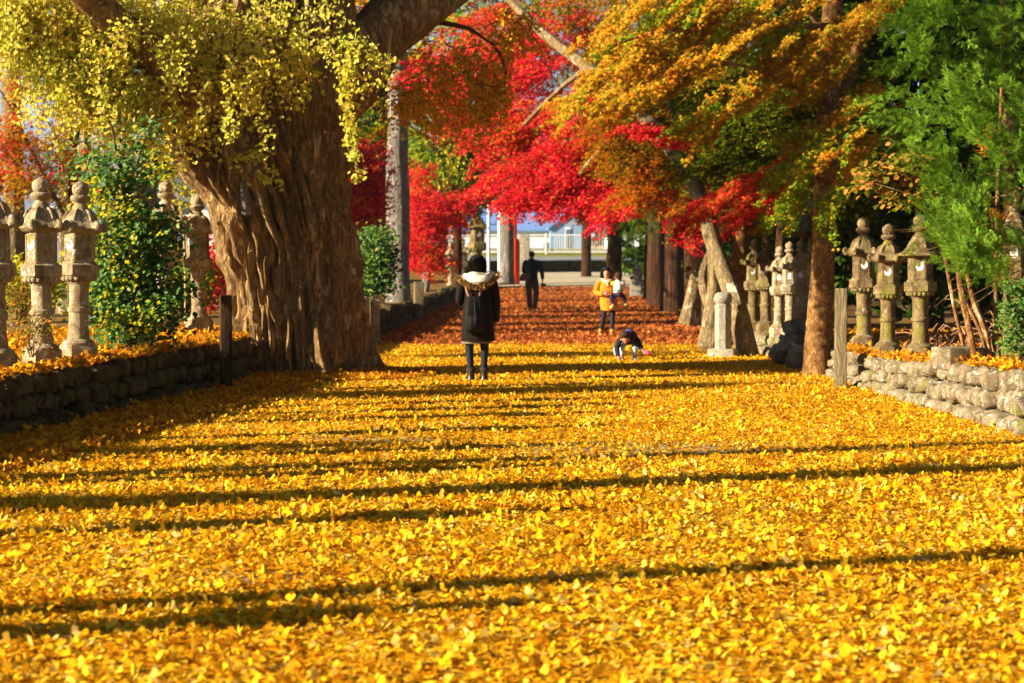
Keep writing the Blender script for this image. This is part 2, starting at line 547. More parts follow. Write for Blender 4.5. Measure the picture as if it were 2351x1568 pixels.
def strand(pts, per, size, spread=.06, tmp="ginkgo", grow=0.0):
    """leaves clustered along a hanging twig"""
    pts = np.array([tuple(p) for p in pts])
    seg = np.linalg.norm(np.diff(pts, axis=0), axis=1)
    s = np.concatenate([[0], np.cumsum(seg)])
    n = max(3, int(s[-1] * per))
    u = rng.random(n) * s[-1]
    P = np.stack([np.interp(u, s, pts[:, i]) for i in range(3)], 1) + rnd(n, spread)
    Tp = np.tile((0, 0, -1.0), (n, 1)) + rnd(n, .45)
    Nn = rnd(n, 1.0) * np.array((1, 1, .45)) + np.array((-.5, -.55, .25))
    return (tmp, P, Nn, Tp, size * rng.uniform(.7, 1.15, n))


def twigs(blob, per, size, L=(.35, .9), down=.8, tmp="ginkgo", spread=.05, mb=None):
    x, y, D, rx, ry, rd, cnt = blob
    c, px = at(x, y, D), D / F
    out = []
    for _ in range(cnt):
        d = rng.normal(0, 1, 3); d /= np.linalg.norm(d)
        p = np.array(c) + d * rng.random() ** (1 / 3) * np.array((rx * px, rd, ry * px))
        l = rng.uniform(*L)
        h = rng.normal(0, .5, 3); h[2] = 0
        q = [p, p + h * l * .5 + np.array((0, 0, -.15 * l * down)), p + h * l * .75 + np.array((0, 0, -.6 * l * down)), p + h * l * .8 + np.array((0, 0, -l * down))]
        if mb is not None: mb.tube(q, [.007, .006, .005, .003], 4)
        out.append(strand(q, per, size, spread, tmp))
    return out


# ------------------------------------------------------------------ ground
def sheet(name, rows, mat, label=None):
    """rows: list of lists of points, same length"""
    mb = MB()
    n = len(rows[0])
    mb.add([p for r in rows for p in r], [(i * n + j, i * n + j + 1, (i + 1) * n + j + 1, (i + 1) * n + j) for i in range(len(rows) - 1) for j in range(n - 1)])
    o = mb.build(name, mat)
    return tag(o, kind="structure")


WORN = [(1480, 1030, 1.6, .75), (260, 1100, 1.3, .55), (1270, 1078, 1.2, .5), (2290, 1135, .8, .4), (1590, 806, 1.5, 1.2), (900, 1010, .9, .5), (1900, 1200, .9, .35), (620, 1330, .6, .25)]
WORN = [(at(x, y, 6857 / (y - HZ)).x, 6857 / (y - HZ), rx, ry) for x, y, rx, ry in WORN]


def ground_mat():
    t = NT("path_soil")
    pos = t.n("NewGeometry").outputs["Position"]
    y = t.n("SeparateXYZ", {0: pos}).outputs[1]
    nb = t.noise(pos, .5, 4)
    yy = t.math('ADD', y, t.math('MULTIPLY', t.math('SUBTRACT', nb, .5), 6))
    vo = t.n("TexVoronoi", {"Vector": pos, "Scale": 30.0}).outputs["Color"]
    s = t.n("SeparateXYZ", {0: vo}).outputs[0]
    yel = t.ramp(s, [(0, (.34, .15, .012)), (.25, (.66, .34, .010)), (.65, (.82, .48, .014)), (1, (.72, .38, .02))])
    red = t.ramp(s, [(0, (.18, .08, .03)), (.4, (.38, .17, .06)), (.7, (.52, .25, .10)), (1, (.56, .18, .04))])
    sand = t.ramp(t.noise(pos, 3, 6), [(.3, (.40, .34, .22)), (.7, (.58, .50, .34))])
    gravel = t.ramp(t.noise(pos, 5, 8, .75), [(.3, (.24, .16, .08)), (.7, (.42, .31, .17))])
    red = t.mix(t.ramp(t.noise(pos, .8, 5), [(.42, (0, 0, 0)), (.6, (1, 1, 1))]), red, gravel)
    k1 = t.ramp(t.math('DIVIDE', yy, 100.0), [(.350, (0, 0, 0)), (.368, (1, 1, 1))])
    k2 = t.ramp(t.math('DIVIDE', yy, 100.0), [(.80, (0, 0, 0)), (.87, (1, 1, 1))])
    sx = t.n("SeparateXYZ", {0: pos}).outputs[0]
    wob = t.math('MULTIPLY', t.math('SUBTRACT', t.noise(pos, 2.2, 5), .5), 1.6)
    worn = None
    for cx, cy, rx, ry in WORN:
        a = t.math('DIVIDE', t.math('SUBTRACT', sx, cx), rx)
        b = t.math('DIVIDE', t.math('SUBTRACT', y, cy), ry)
        e = t.math('ADD', t.math('MULTIPLY', a, a), t.math('MULTIPLY', b, b))
        m_ = t.math('SUBTRACT', 1.25, t.math('ADD', e, wob), True)
        worn = m_ if worn is None else t.math('MAXIMUM', worn, m_)
    yel = t.mix(worn, yel, gravel)
    c = t.mix(k2, t.mix(k1, yel, red), sand)
    return t.surf(c, .95, s, .5, .03, .1)


M["path"] = ground_mat()
t = NT("terrace_soil"); pos = t.n("NewGeometry").outputs["Position"]
c = t.ramp(t.noise(pos, 2.2, 8, .7), [(.3, (.09, .055, .02)), (.5, (.20, .11, .03)), (.66, (.36, .19, .03)), (.8, (.16, .17, .03))])
M["terrace"] = t.surf(c, .95, t.noise(pos, 14, 6), .6, .04, .1)
t = NT("meadow"); pos = t.n("NewGeometry").outputs["Position"]
c = t.ramp(t.noise(pos, .5, 9, .7), [(.3, (.11, .12, .02)), (.5, (.24, .22, .04)), (.7, (.34, .26, .06))])
M["meadow"] = t.surf(c, .95, t.noise(pos, 9, 6), .6, .05, .1)
t = NT("asphalt"); pos = t.n("NewGeometry").outputs["Position"]
M["asphalt"] = t.surf(t.ramp(t.noise(pos, 30, 6), [(.3, (.20, .19, .18)), (.7, (.30, .29, .28))]), .9)

Ds = [-4 + i * 1.0 for i in range(0, 110)]
path_rows = []
for d in Ds:
    a, b = wl(d) - .06, wr(d) + .06
    path_rows.append([(a + (b - a) * k / 14, d, zp(d) + .02 * mnoise.noise((a + (b - a) * k / 14 * .7, d * .7, 0))) for k in range(15)])
sheet("path", path_rows, "path")
lt, rt = [], []
for d in Ds:
    lt.append([(wl(d) - .14 - o, d, zl(d) - .02 + (.05 * mnoise.noise((o * .8, d * .8, 3)) if o > .3 else 0) + (0 if o < 6 else -.3)) for o in (0, .3, .7, 1.2, 2, 3, 4.5, 6.5, 10, 20, 45, 90)])
    rt.append([(wr(d) + .14 + o, d, zr(d) - .02 + (.05 * mnoise.noise((o * .8, d * .8, 9)) if o > .3 else 0)) for o in (0, .3, .7, 1.2, 2, 3, 4.5, 6.5, 10, 20, 45, 90)])
sheet("left_terrace_ground", [list(reversed(r)) for r in lt], "terrace")
sheet("right_terrace_ground", rt, "terrace")
sheet("ground", [[(x, d, (zp(d) - .03) if d > 103 else -.35) for x in (-1250, -600, -150, -60, 0, 60, 150, 600, 1250)] for d in (-38, 20, 60, 96, 103.5, 104, 116, 128, 200, 600, 1200, 1840)], "meadow")
sheet("road", [[(x, d, zp(d) + .012) for x in (-60, -20, 0, 20, 60)] for d in (104.5, 108, 112)], "asphalt")

# hills, blue with distance through the haze
t = NT("hill_forest"); pos = t.n("NewGeometry").outputs["Position"]
M["hill"] = t.surf(t.ramp(t.noise(pos, .03, 9, .7), [(.3, (.025, .05, .012)), (.6, (.06, .09, .02)), (.8, (.12, .09, .03))]), 1.0, spec=.0)
mb = MB()
rows = []
for i in range(14):
    dy = i / 13
    row = []
    for j in range(90):
        X = -1100 + j * 24.5
        h = (92 + 26 * mnoise.noise((X * .004, 0.3, 0)) + 12 * mnoise.noise((X * .014, 2, 0))) * math.sin(math.pi * .5 * min(1, dy * 1.25)) + 6 * mnoise.noise((X * .03, dy * 7, 5)) * dy
        h *= np.interp(X, [-900, -500, -60, 300, 900], [.75, .9, 1.05, .8, .7])
        row.append((X, 1250 + dy * 500, 2.0 + max(h, 0)))
    rows.append(row)
sheet("hills", rows, "hill")


# ------------------------------------------------------------------ dry stone walls
def cobble_wall(name, line, zbase, ztop, d0, d1, side, size, mat, label, group=None, flat=.55, jag=.12):
    """rounded stones laid in courses along x = line(d); side +1: the face looks towards -x"""
    mb = MB()
    k = 0
    h0 = max(ztop(d) - zbase(d) for d in np.linspace(d0, d1, 8))
    rows = max(1, round(h0 / (size * .82)))
    for r in range(rows):
        d = d0 + (r % 2) * size * .4
        while d < d1:
            w = size * random.uniform(.75, 1.35)
            h = ztop(d) - zbase(d)
            rh = h / rows
            z = zbase(d) + rh * (r + .5)
            slope = math.atan2(line(d + .5) - line(d - .5), 1)
            mb.ball((line(d) + side * (.06 + .05 * r / rows + random.uniform(-.045, .045)), d + w / 2, z + random.uniform(-.03, .03)),
                    (.15, w * random.uniform(.43, .5), rh * random.uniform(.42, .54)), .34, k * 3.7 + d, 20, rot=-slope + random.uniform(-jag, jag), freq=1.9, boxy=.62)
            k += 1
            d += w
    core = []
    for d in np.linspace(d0, d1, 30):
        x, a, b = line(d) + side * .1, zbase(d) - .05, ztop(d) - .05
        core.append([(x, d, a), (x + side * .1, d, a), (x + side * .1, d, b), (x, d, b)])
    mb.loft(core)
    return tag(mb.build(name, mat, sharp=170), label, "wall", group)


cobble_wall("stone_wall", wr, lambda d: -.04, lambda d: zr(d) + .02, 9.0, 26.4, 1, .26, "boulder", "low wall of pale rounded cobbles along the right edge of the yellow leaves")
cobble_wall("stone_wall", wr, lambda d: -.04, lambda d: zr(d) + .0, 29.6, 33.6, 1, .27, "boulder", "short run of rounded cobbles beside the leaning mossy maple trunk")
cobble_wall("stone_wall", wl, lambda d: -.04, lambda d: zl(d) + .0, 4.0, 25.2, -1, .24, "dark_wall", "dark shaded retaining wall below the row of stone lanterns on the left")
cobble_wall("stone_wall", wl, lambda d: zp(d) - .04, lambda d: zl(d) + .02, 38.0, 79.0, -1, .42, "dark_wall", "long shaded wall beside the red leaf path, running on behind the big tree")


# ------------------------------------------------------------------ stone lanterns
HEX = [R(15 - 90 + 60 * i) for i in range(6)]           # face normals; the first one looks at the camera, a little right


def hexring(rc, z, twist=0.0, corner=1.0):
    """12 points: corners and face middles"""
    out = []
    for i in range(6):
        a = HEX[i] + twist
        out.append((rc * .866 * math.cos(a), rc * .866 * math.sin(a), z))
        b = a + R(30)
        out.append((rc * corner * math.cos(b), rc * corner * math.sin(b), z))
    return out


def face_frame(i, rc, z):
    a = HEX[i]
    n = Vector((math.cos(a), math.sin(a), 0))
    return Vector((n.x * rc * .866, n.y * rc * .866, z)), Vector((-n.y, n.x, 0)), n


def facepoly(mb, i, rc, z, pts, depth):
    """a thin raised outline on face i: pts in (across, up)"""
    o, u, n = face_frame(i, rc, z)
    k = len(pts)
    front = [o + u * a + Vector((0, 0, b)) + n * depth for a, b in pts]
    back = [o + u * a + Vector((0, 0, b)) - n * .01 for a, b in pts]
    mb.add(front + back, [tuple(range(k))] + [(j, j + k, (j + 1) % k + k, (j + 1) % k) for j in range(k)])


def moon(r=.038, full=False, cx=0, cy=0):
    if full:
        return [(cx + r * math.cos(a), cy + r * math.sin(a)) for a in np.linspace(0, 2 * math.pi, 18, False)]
    th, d, q = R(118), .62 * r, .66 * r                       # the bite, a smaller disc, shapes in the shadow of the opening's edge
    k = math.acos((r * r + d * d - q * q) / (2 * r * d)); k2 = math.acos((q * q + d * d - r * r) / (2 * q * d))
    out = [(cx + r * math.cos(a), cy + r * math.sin(a)) for a in np.linspace(th + k, th - k + 2 * math.pi, 17)]
    bx, by_ = cx + d * math.cos(th), cy + d * math.sin(th)
    out += [(bx + q * math.cos(a), by_ + q * math.sin(a)) for a in np.linspace(th + math.pi + k2 + 2 * math.pi, th + math.pi - k2 + 2 * math.pi, 9)[::1]][1:-1]
    return out


def make_lantern(label, group, stone="lantern", roof="scroll", window="crescent", faces=(5, 0), carve=True):
    root = thing("stone_lantern", (0, 0, 0), label, "stone lantern", group)
    b = MB()
    b.loft([hexring(.215, -.06), hexring(.22, .0), hexring(.218, .165), hexring(.205, .182)])
    b.lathe([(.185, .18), (.19, .20), (.165, .225), (.125, .24)], 24)
    b.build("base", stone, root)
    b = MB()
    b.lathe([(.132, .236), (.124, .26), (.116, .32), (.112, .40), (.112, .505), (.128, .515), (.134, .535), (.128, .557), (.112, .565), (.110, .62), (.112, .74), (.116, .79), (.126, .80), (.127, .822), (.12, .826)], 24, rough=.025, seed=2)
    b.build("shaft", stone, root)
    b = MB()
    b.loft([hexring(.135, .822), hexring(.155, .835), hexring(.205, .868), hexring(.226, .882), hexring(.226, .985), hexring(.215, .995), hexring(.19, 1.0), hexring(.188, 1.014), hexring(.172, 1.018)])
    for i in range(6):
        for k in (-1, 0, 1):
            o, u, n = face_frame(i, .185, .85)
            b.ball(tuple(o + u * k * .06), (.034, .034, .03), 0, 0, 8)
    b.build("platform", stone, root)
    b = MB()
    b.loft([hexring(.170, 1.012), hexring(.170, 1.302)])
    for i in range(6):
        for s in (-1, 1):
            facepoly(b, i, .17, 1.157, [(s * .078, -.13), (s * .064, -.13), (s * .064, .13), (s * .078, .13)][::s], .006)
        facepoly(b, i, .17, 1.157, [(-.063, .112), (.063, .112), (.063, .13), (-.063, .13)], .006)
        facepoly(b, i, .17, 1.157, [(-.063, -.13), (.063, -.13), (.063, -.112), (-.063, -.112)], .006)
        facepoly(b, i, .17, 1.157, [(-.063, -.062), (.063, -.062), (.063, -.052), (-.063, -.052)], .005)
    if carve:      # a deer with antlers under branches, in low relief
        for pl in ([(-.03, -.04), (.025, -.04), (.03, -.005), (.012, .012), (-.03, .0)], [(-.028, -.05), (-.018, -.05), (-.018, 0), (-.028, 0)], [(.014, -.05), (.024, -.05), (.024, 0), (.014, 0)],
                   [(.005, 0), (.022, 0), (.012, .045), (.0, .05), (-.004, .035)], [(-.002, .045), (.006, .045), (.03, .09), (.022, .095)], [(-.004, .045), (.002, .05), (-.024, .098), (-.032, .09)],
                   [(-.02, .066), (-.014, .06), (.0, .09), (-.006, .094)], [(.014, .066), (.02, .06), (.05, .07), (.048, .08)], [(-.05, -.1), (.05, -.1), (.03, -.072), (-.03, -.075)]):
            facepoly(b, faces[1], .17, 1.157, pl, .009)
    ch = b.build("light_chamber", stone, root, smooth=False)
    b = MB()
    if window == "square": facepoly(b, faces[0], .17, 1.175, [(-.036, -.055), (.036, -.055), (.036, .055), (-.036, .055)], .004)
    else: facepoly(b, faces[0], .17, 1.185, moon(.054, window == "round"), .004)
    b.build("paper_window", "white_paper", ch, smooth=False)
    b = MB()
    if roof == "scroll":
        b.loft([hexring(.17, 1.298), hexring(.235, 1.318, corner=1.06), hexring(.252, 1.345, corner=1.12), hexring(.232, 1.372, corner=1.08), hexring(.205, 1.42, corner=1.0), hexring(.175, 1.475, corner=.97), hexring(.125, 1.525, corner=.95), hexring(.085, 1.545)])
        for i in range(6):
            a = HEX[i] + R(30)
            c, s = math.cos(a), math.sin(a)
            b.tube([(.2 * c, .2 * s, 1.40), (.245 * c, .245 * s, 1.352), (.285 * c, .285 * s, 1.352), (.298 * c, .298 * s, 1.385), (.275 * c, .275 * s, 1.405), (.258 * c, .258 * s, 1.385)], [.024, .032, .034, .03, .026, .02], 8, sub=2)
            b.tube([(.19 * c, .19 * s, 1.43), (.15 * c, .15 * s, 1.51), (.08 * c, .08 * s, 1.545)], [.018, .014, .012], 6, sub=2)
    else:
        b.loft([hexring(.17, 1.298), hexring(.25, 1.312, corner=1.05), hexring(.285, 1.322, corner=1.08), hexring(.288, 1.35, corner=1.08), hexring(.235, 1.372, corner=1.03), hexring(.185, 1.43), hexring(.145, 1.50), hexring(.105, 1.56), hexring(.06, 1.59)])
    b.build("roof", stone, root)
    b = MB()
    b.lathe([(.10, 1.535), (.085, 1.575), (.062, 1.60), (.066, 1.612), (.105, 1.630), (.118, 1.655), (.108, 1.678), (.07, 1.69), (.085, 1.70), (.098, 1.735), (.096, 1.77), (.075, 1.80), (.03, 1.822), (.008, 1.835)], 20, rough=.06, seed=4)
    b.build("finial", stone, root)
    return root


LG = "stone lanterns lining the left terrace"
RG = "stone lanterns lining the right terrace"


def gl(p, terr=zl):      # a spot on a terrace
    return (p[0], p[1], terr(p[1]) - .01)


lan = make_lantern("stone lantern with crescent window and carved deer panel, second from the left frame edge", LG)
lan.location = gl((-4.43, 18.75)); lan.rotation_euler = (0, 0, R(10)); lan.scale = (.99,) * 3
dup(lan, gl((-4.31, 19.76)), R(7), "stone lantern with white lichen finial, right beside the dark green shrub", 1.0)
dup(lan, gl((-4.60, 17.75)), R(12), "dark stone lantern cut off by the left frame edge", 1.0)
dup(lan, gl((-4.20, 22.4)), R(9), "stone lantern mostly buried in the green shrub, only its ball top showing", 1.03)
dup(lan, gl((-4.66, 26.6)), R(11), "stone lantern just right of the green shrub, further from the big trunk", 1.11)
dup(lan, gl((-4.83, 16.1)), R(10), "stone lantern just out of frame at the left, next to the frame edge one", 1.0)
dup(lan, gl((-5.02, 14.3)), R(10), "stone lantern out of frame at the left, farther of the middle pair", 1.0)
dup(lan, gl((-5.16, 12.6)), R(10), "stone lantern out of frame at the left, nearer of the middle pair", .97)
dup(lan, gl((-5.35, 9.9)), R(2), "stone lantern out of frame on the left that shades the leaves, farther one", 1.0)
dup(lan, gl((-5.75, 6.6)), R(2), "stone lantern out of frame on the left that shades the leaves, nearest one", 1.0)
lan2 = make_lantern("stone lantern with round white window touching the big ginkgo trunk", LG, roof="scroll", window="round", carve=True)
lan2.location = gl((-4.24, 27.0)); lan2.rotation_euler = (0, 0, R(8)); lan2.scale = (1.04,) * 3
dup(lan2, gl((-2.98, 37.6)), R(6), "small pale stone lantern half hidden behind the big trunk and shrub", .80)

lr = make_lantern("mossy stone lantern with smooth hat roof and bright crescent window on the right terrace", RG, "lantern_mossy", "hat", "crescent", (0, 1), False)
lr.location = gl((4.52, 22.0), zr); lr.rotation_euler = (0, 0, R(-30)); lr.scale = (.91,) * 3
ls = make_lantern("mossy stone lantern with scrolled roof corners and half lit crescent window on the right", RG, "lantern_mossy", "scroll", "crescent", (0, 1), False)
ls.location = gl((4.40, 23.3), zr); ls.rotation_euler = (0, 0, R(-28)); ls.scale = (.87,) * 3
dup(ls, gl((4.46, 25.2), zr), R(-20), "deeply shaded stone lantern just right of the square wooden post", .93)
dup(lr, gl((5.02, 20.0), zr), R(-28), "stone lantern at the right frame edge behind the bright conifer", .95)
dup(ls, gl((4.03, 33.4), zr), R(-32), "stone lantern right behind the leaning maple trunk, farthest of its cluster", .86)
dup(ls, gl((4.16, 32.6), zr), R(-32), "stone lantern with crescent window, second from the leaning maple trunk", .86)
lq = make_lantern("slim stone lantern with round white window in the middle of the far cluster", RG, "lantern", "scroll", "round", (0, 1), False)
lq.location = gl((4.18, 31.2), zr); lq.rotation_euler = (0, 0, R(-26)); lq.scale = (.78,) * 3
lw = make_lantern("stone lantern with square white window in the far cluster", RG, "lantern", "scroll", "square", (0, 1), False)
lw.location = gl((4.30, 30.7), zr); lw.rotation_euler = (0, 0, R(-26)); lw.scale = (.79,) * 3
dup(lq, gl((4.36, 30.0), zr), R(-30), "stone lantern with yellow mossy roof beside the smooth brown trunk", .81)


for o in list(C.objects):
    if o.name.startswith("stone_lantern"):
        o.rotation_euler.x, o.rotation_euler.y = R(random.uniform(-1.3, 1.3)), R(random.uniform(-1.5, 1.5))
        o.scale.z *= random.uniform(.975, 1.025)
        o.scale.x *= .87; o.scale.y *= .87

# tall lantern on an S-curved shaft, standing on dark rocks behind the smooth trunk
tl = thing("stone_lantern", (4.42, 29.2, .62), "tall dark stone lantern with wide flat roof and flared shaft on dark rocks", "stone lantern")
def sq(r, z, rot=R(22)):
    return [(r * math.cos(rot + R(45 + 90 * i)) * 1.0, r * math.sin(rot + R(45 + 90 * i)), z) for i in range(4)]
b = MB(); b.loft([sq(.33, 0), sq(.33, .20), sq(.30, .22)]); b.build("base", "lantern_mossy", tl)
b = MB(); b.loft([sq(.30, .22), sq(.27, .30), sq(.20, .40), sq(.155, .55), sq(.15, .68), sq(.17, .80), sq(.20, .85)]); b.build("shaft", "lantern_mossy", tl)
b = MB(); b.loft([sq(.18, .85), sq(.26, .90), sq(.27, 1.0), sq(.25, 1.02)]); b.build("platform", "lantern_mossy", tl)
b = MB(); b.loft([sq(.06, 1.02), sq(.06, 1.24)])
for i in range(4):
    a = R(22 + 45 + 90 * i); b.box((.17 * math.cos(a), .17 * math.sin(a), 1.13), (.055, .055, .22), .006, R(22))
b.build("light_chamber", "lantern_mossy", tl)
b = MB(); b.loft([sq(.22, 1.24), sq(.46, 1.27), sq(.50, 1.31), sq(.40, 1.36), sq(.27, 1.46), sq(.18, 1.56), sq(.11, 1.60)]); b.build("roof", "dark_wall", tl)
b = MB(); b.lathe([(.09, 1.59), (.07, 1.64), (.10, 1.68), (.11, 1.74), (.07, 1.80), (.01, 1.84)], 14); b.build("finial", "lantern_mossy", tl)

# rocks round it
for i, (x, y, D, r, lab) in enumerate([(1828, 760, 28.4, .25, "dark boulder on top of the pile beside the smooth trunk"), (1812, 790, 28.0, .24, "dark boulder low in the pile left of the smooth trunk"),
                                       (1845, 815, 27.7, .30, "large dark boulder at the foot of the tall stone lantern"), (1862, 770, 28.8, .30, "rough boulder hidden behind the smooth brown trunk"),
                                       (1790, 812, 28.9, .22, "pale boulder at the end of the cobble run")]):
    mb = MB(); p = at(x, y, D)
    mb.ball((0, 0, 0), (r * .72, r * .7, r * .6), .5, i * 5 + 1, 18, freq=1.8, boxy=.8)
    o = mb.build("boulder", "boulder" if i == 4 else "dark_boulder", sharp=170); o.location = p
    tag(o, lab, "rock", "boulders under the tall lantern")
mb = MB(); mb.ball((0, 0, .08), (.16, .13, .13), .35, 3, 16); o = mb.build("boulder", "boulder"); o.location = gl((5.0, 20.6), zr); tag(o, "small mossy stone between the hat roofed lantern and the shrub stems", "rock")
mb = MB(); mb.box((0, 0, .09), (.42, .36, .22), .03, R(20)); o = mb.build("plinth_stone", "boulder"); o.location = gl((4.42, 19.7), zr); tag(o, "bare lichened plinth block on the right wall, with no lantern on it", "plinth")


# ------------------------------------------------------------------ posts
def post(name, loc, w, h, mat, label, rz=0.0, top="flat"):
    mb = MB()
    if top == "flat": mb.box((0, 0, h / 2 - .05), (w, w, h + .1), .006, rz, .96)
    o = mb.build(name, mat); o.location = loc
    return tag(o, label, "post")


post("wooden_post", (3.90, 23.6, 0), .145, 1.19, "weathered_wood", "square weathered post with a pale lower half in front of the right cobble wall", R(-12))
post("wooden_post", (-3.30, 22.95, 0), .135, 1.12, "dark_wood", "dark square post at the end of the left wall, in front of the big trunk", R(14))


def octpost(loc, r, h, label, base=None, cut=False):
    root = thing("stone_post", loc, label, "post")
    mb = MB()
    z0 = 0
    if base:
        m2 = MB(); m2.box((0, 0, base / 2 - .03), (r * 3.1, r * 2.8, base + .06), .012, R(-20)); m2.build("base", "pale_stone", root); z0 = base
    mb.lathe([(r, z0), (r, h * .80), (r * .95, h * .81)], 8, rot=R(10))
    mb.build("shaft", "pale_stone", root, smooth=False)
    m3 = MB(); m3.lathe([(r * .86, h * .80), (r * .84, h * .83), (r * 1.02, h * .85), (r * 1.10, h * .90), (r * 1.02, h * .95), (r * .7, h * .99), (r * .2, h)], 16); m3.build("cap", "pale_stone", root)
    return root


octpost((3.32, 31.3, -.02), .135, 1.05, "pale octagonal stone post with round cap between the leaning trunks", .16)
octpost((-2.72, 36.2, -.02), .13, .90, "pale stone post with round cap at the start of the red leaf path")
post("stone_post", (-2.50, 36.35, 0), .17, .82, "lantern", "squared stone post right beside the round capped one behind the big trunk", R(10))
post("signpost_board", (-2.36, 50.4, 0), .24, 1.0, "weathered_wood", "narrow upright board leaning by the foot of the grey trunk", R(10))


# ------------------------------------------------------------------ the great ginkgo
GD = 26.4
gp = GD / F
gk = thing("ginkgo_tree", (-2.75, GD, 0), "huge old ginkgo with a ridged trunk, lichen and yellow green hanging leaves", "tree")
SEC = [(890, 500, 880), (868, 512, 866), (845, 522, 852), (800, 528, 840), (740, 528, 832), (640, 520, 816), (560, 508, 806), (480, 478, 797), (400, 432, 788), (330, 398, 782), (270, 372, 780), (215, 352, 785), (160, 352, 800), (110, 372, 806), (40, 400, 800), (-60, 430, 790), (-200, 470, 760)]
ys = [s[0] for s in SEC]
mb = MB()
rings = []
NA = 330
for i in range(250):
    u = i / 249
    y = 890 - u * (890 + 200)
    xl = float(np.interp(-y, [-a for a in ys], [s[1] for s in SEC]))
    xr = float(np.interp(-y, [-a for a in ys], [s[2] for s in SEC]))
    c = at((xl + xr) / 2, y, GD)
    rx = (xr - xl) / 2 * gp
    low = max(0, (y - 700) / 190)
    ry = min(rx, 1.05 + .1 * low)
    rg = []
    for j in range(NA):
        a = 2 * math.pi * j / NA
        q = Vector((math.cos(a) * 1.5, math.sin(a) * 1.5, c.z * .33))
        fl = mnoise.noise(q * 1.2 + Vector((3, 1, 0))) * .16                                      # big flutes
        rid = abs(mnoise.noise((math.cos(a) * 5 + .5 * math.sin(c.z * 1.2), math.sin(a) * 5, c.z * .42))) * .16 - .05
        wob = .9 * mnoise.noise((math.cos(a) * 3, math.sin(a) * 3, c.z * 1.5))
        fine = abs(mnoise.noise((math.cos(a) * 9.5 + wob, math.sin(a) * 9.5 + wob, c.z * .95))) * .34 + abs(mnoise.noise((math.cos(a) * 21 + wob, math.sin(a) * 21, c.z * 3.0))) * .09
        lump = mnoise.noise((math.cos(a) * 3, math.sin(a) * 3, c.z * 1.6)) * .06 * (1 + 1.8 * max(0, math.sin((c.z - 1.2) * .9)))
        groove = -.12 * math.exp(-((a - R(282 + 5 * math.sin(c.z * 1.3))) / .10) ** 2)            # the fold facing the path
        bulge = .045 * math.exp(-((a - R(246)) / .5) ** 2) - .07 * math.exp(-((a - R(304)) / .30) ** 2)
        root = low * .20 * max(0, math.sin(a * 5 + 1.1)) ** 2 + .22 * max(0, (y - 835) / 55) ** 2 * (.5 + .5 * math.sin(a * 8 + 2 * math.sin(a * 3)))
        k = .97 + (fl + rid + fine - .03 + lump) * (1 - .4 * max(0, abs(math.cos(a)) - .6) / .4) + groove + bulge + root
        rg.append((c.x + rx * k * math.cos(a), GD + ry * k * math.sin(a), c.z))
    rings.append(rg)
mb.loft(rings)
# great limbs
def px_tube(mb, pts, n=14, rough=.22, sub=5, seed=0.0, freq=3.0):
    """pts: (x, y, D, width in picture units)"""
    mb.tube([at(x, y, D) for x, y, D, w in pts], [w / 2 * D / F for x, y, D, w in pts], n, rough, freq, seed, sub=sub)
px_tube(mb, [(590, 400, 26.4, 130), (490, 270, 25.7, 130), (395, 175, 24.8, 100), (305, 85, 24.2, 84), (220, 10, 23.8, 72), (110, -90, 23.2, 56)], 22, .3, 8, 2)
px_tube(mb, [(670, 360, 26.6, 130), (780, 190, 26.6, 170), (880, 80, 26.8, 135), (985, 5, 27.2, 118), (1120, -110, 28, 95), (1300, -260, 29, 60)], 22, .25, 8, 7)
px_tube(mb, [(660, 330, 26.5, 130), (640, 60, 26.3, 190), (600, -120, 26, 150), (580, -400, 26, 110)], 22, .25, 6, 9)
px_tube(mb, [(700, 260, 26.6, 80), (850, 60, 27.2, 80), (960, -60, 28, 60)], 14, .2, 6, 4)
mb.build("trunk", "ginkgo_bark", gk, origin=gk.location, sharp=80)
# smooth pale stub low on the trunk
tw = MB()
px_tube(tw, [(566, 492, 25.35, 22), (562, 450, 25.3, 20), (558, 418, 25.3, 13)], 10, .3, 3)
tw.build("stub", "grey_bark", gk, origin=gk.location)
tw = MB()
G = []
def hang(pts, per, size=.048, spread=.055, r=.009, tmp="ginkgo"):
    q = [at(x, y, D) for x, y, D in pts]
    tw.tube(q, list(np.linspace(r, .003, len(q))), 5, sub=3)
    G.append(strand(q, per * 1.7, min(size, .052), spread, tmp))
for blob in [(60, -20, 24.5, 120, 70, .9, 63), (190, 50, 24.7, 140, 80, 1.0, 87), (330, -5, 24.4, 130, 50, .8, 43), (220, 100, 24.4, 60, 60, .6, 48), (470, 50, 24.9, 120, 70, .9, 28), (580, 30, 25.3, 90, 50, .7, 13),
             (150, 88, 24.5, 120, 50, .8, 63), (250, 160, 24.4, 110, 50, .8, 63), (300, 215, 24.4, 100, 40, .6, 36), (470, 150, 24.7, 50, 60, .5, 7), (400, 262, 24.5, 70, 32, .5, 15), (290, 235, 24.4, 60, 30, .5, 4), (50, 25, 24.3, 60, 26, .5, 15),
             (190, 205, 24.3, 50, 25, .4, 12), (520, 130, 25.3, 60, 60, .5, 12), (545, 190, 24.2, 50, 50, .4, 7), (700, 10, 24.5, 90, 30, .6, 8), (-150, -5, 24.5, 150, 100, 1, 38), (620, 130, 24.3, 70, 35, .4, 8), (300, 60, 23.6, 60, 26, .3, 7), (380, 120, 24.0, 40, 26, .3, 3), (700, 110, 24.6, 50, 25, .3, 5)]:
    G += twigs(blob, 76, .046, (.25, .85), .85, spread=.075, mb=tw)
hang([(520, 110, 24), (535, 180, 23.9), (530, 250, 23.8), (523, 325, 23.8)], 70)
hang([(600, 140, 24.2), (580, 200, 24.1), (570, 260, 24)], 60)
hang([(470, 200, 24), (468, 260, 24), (462, 300, 24)], 60)
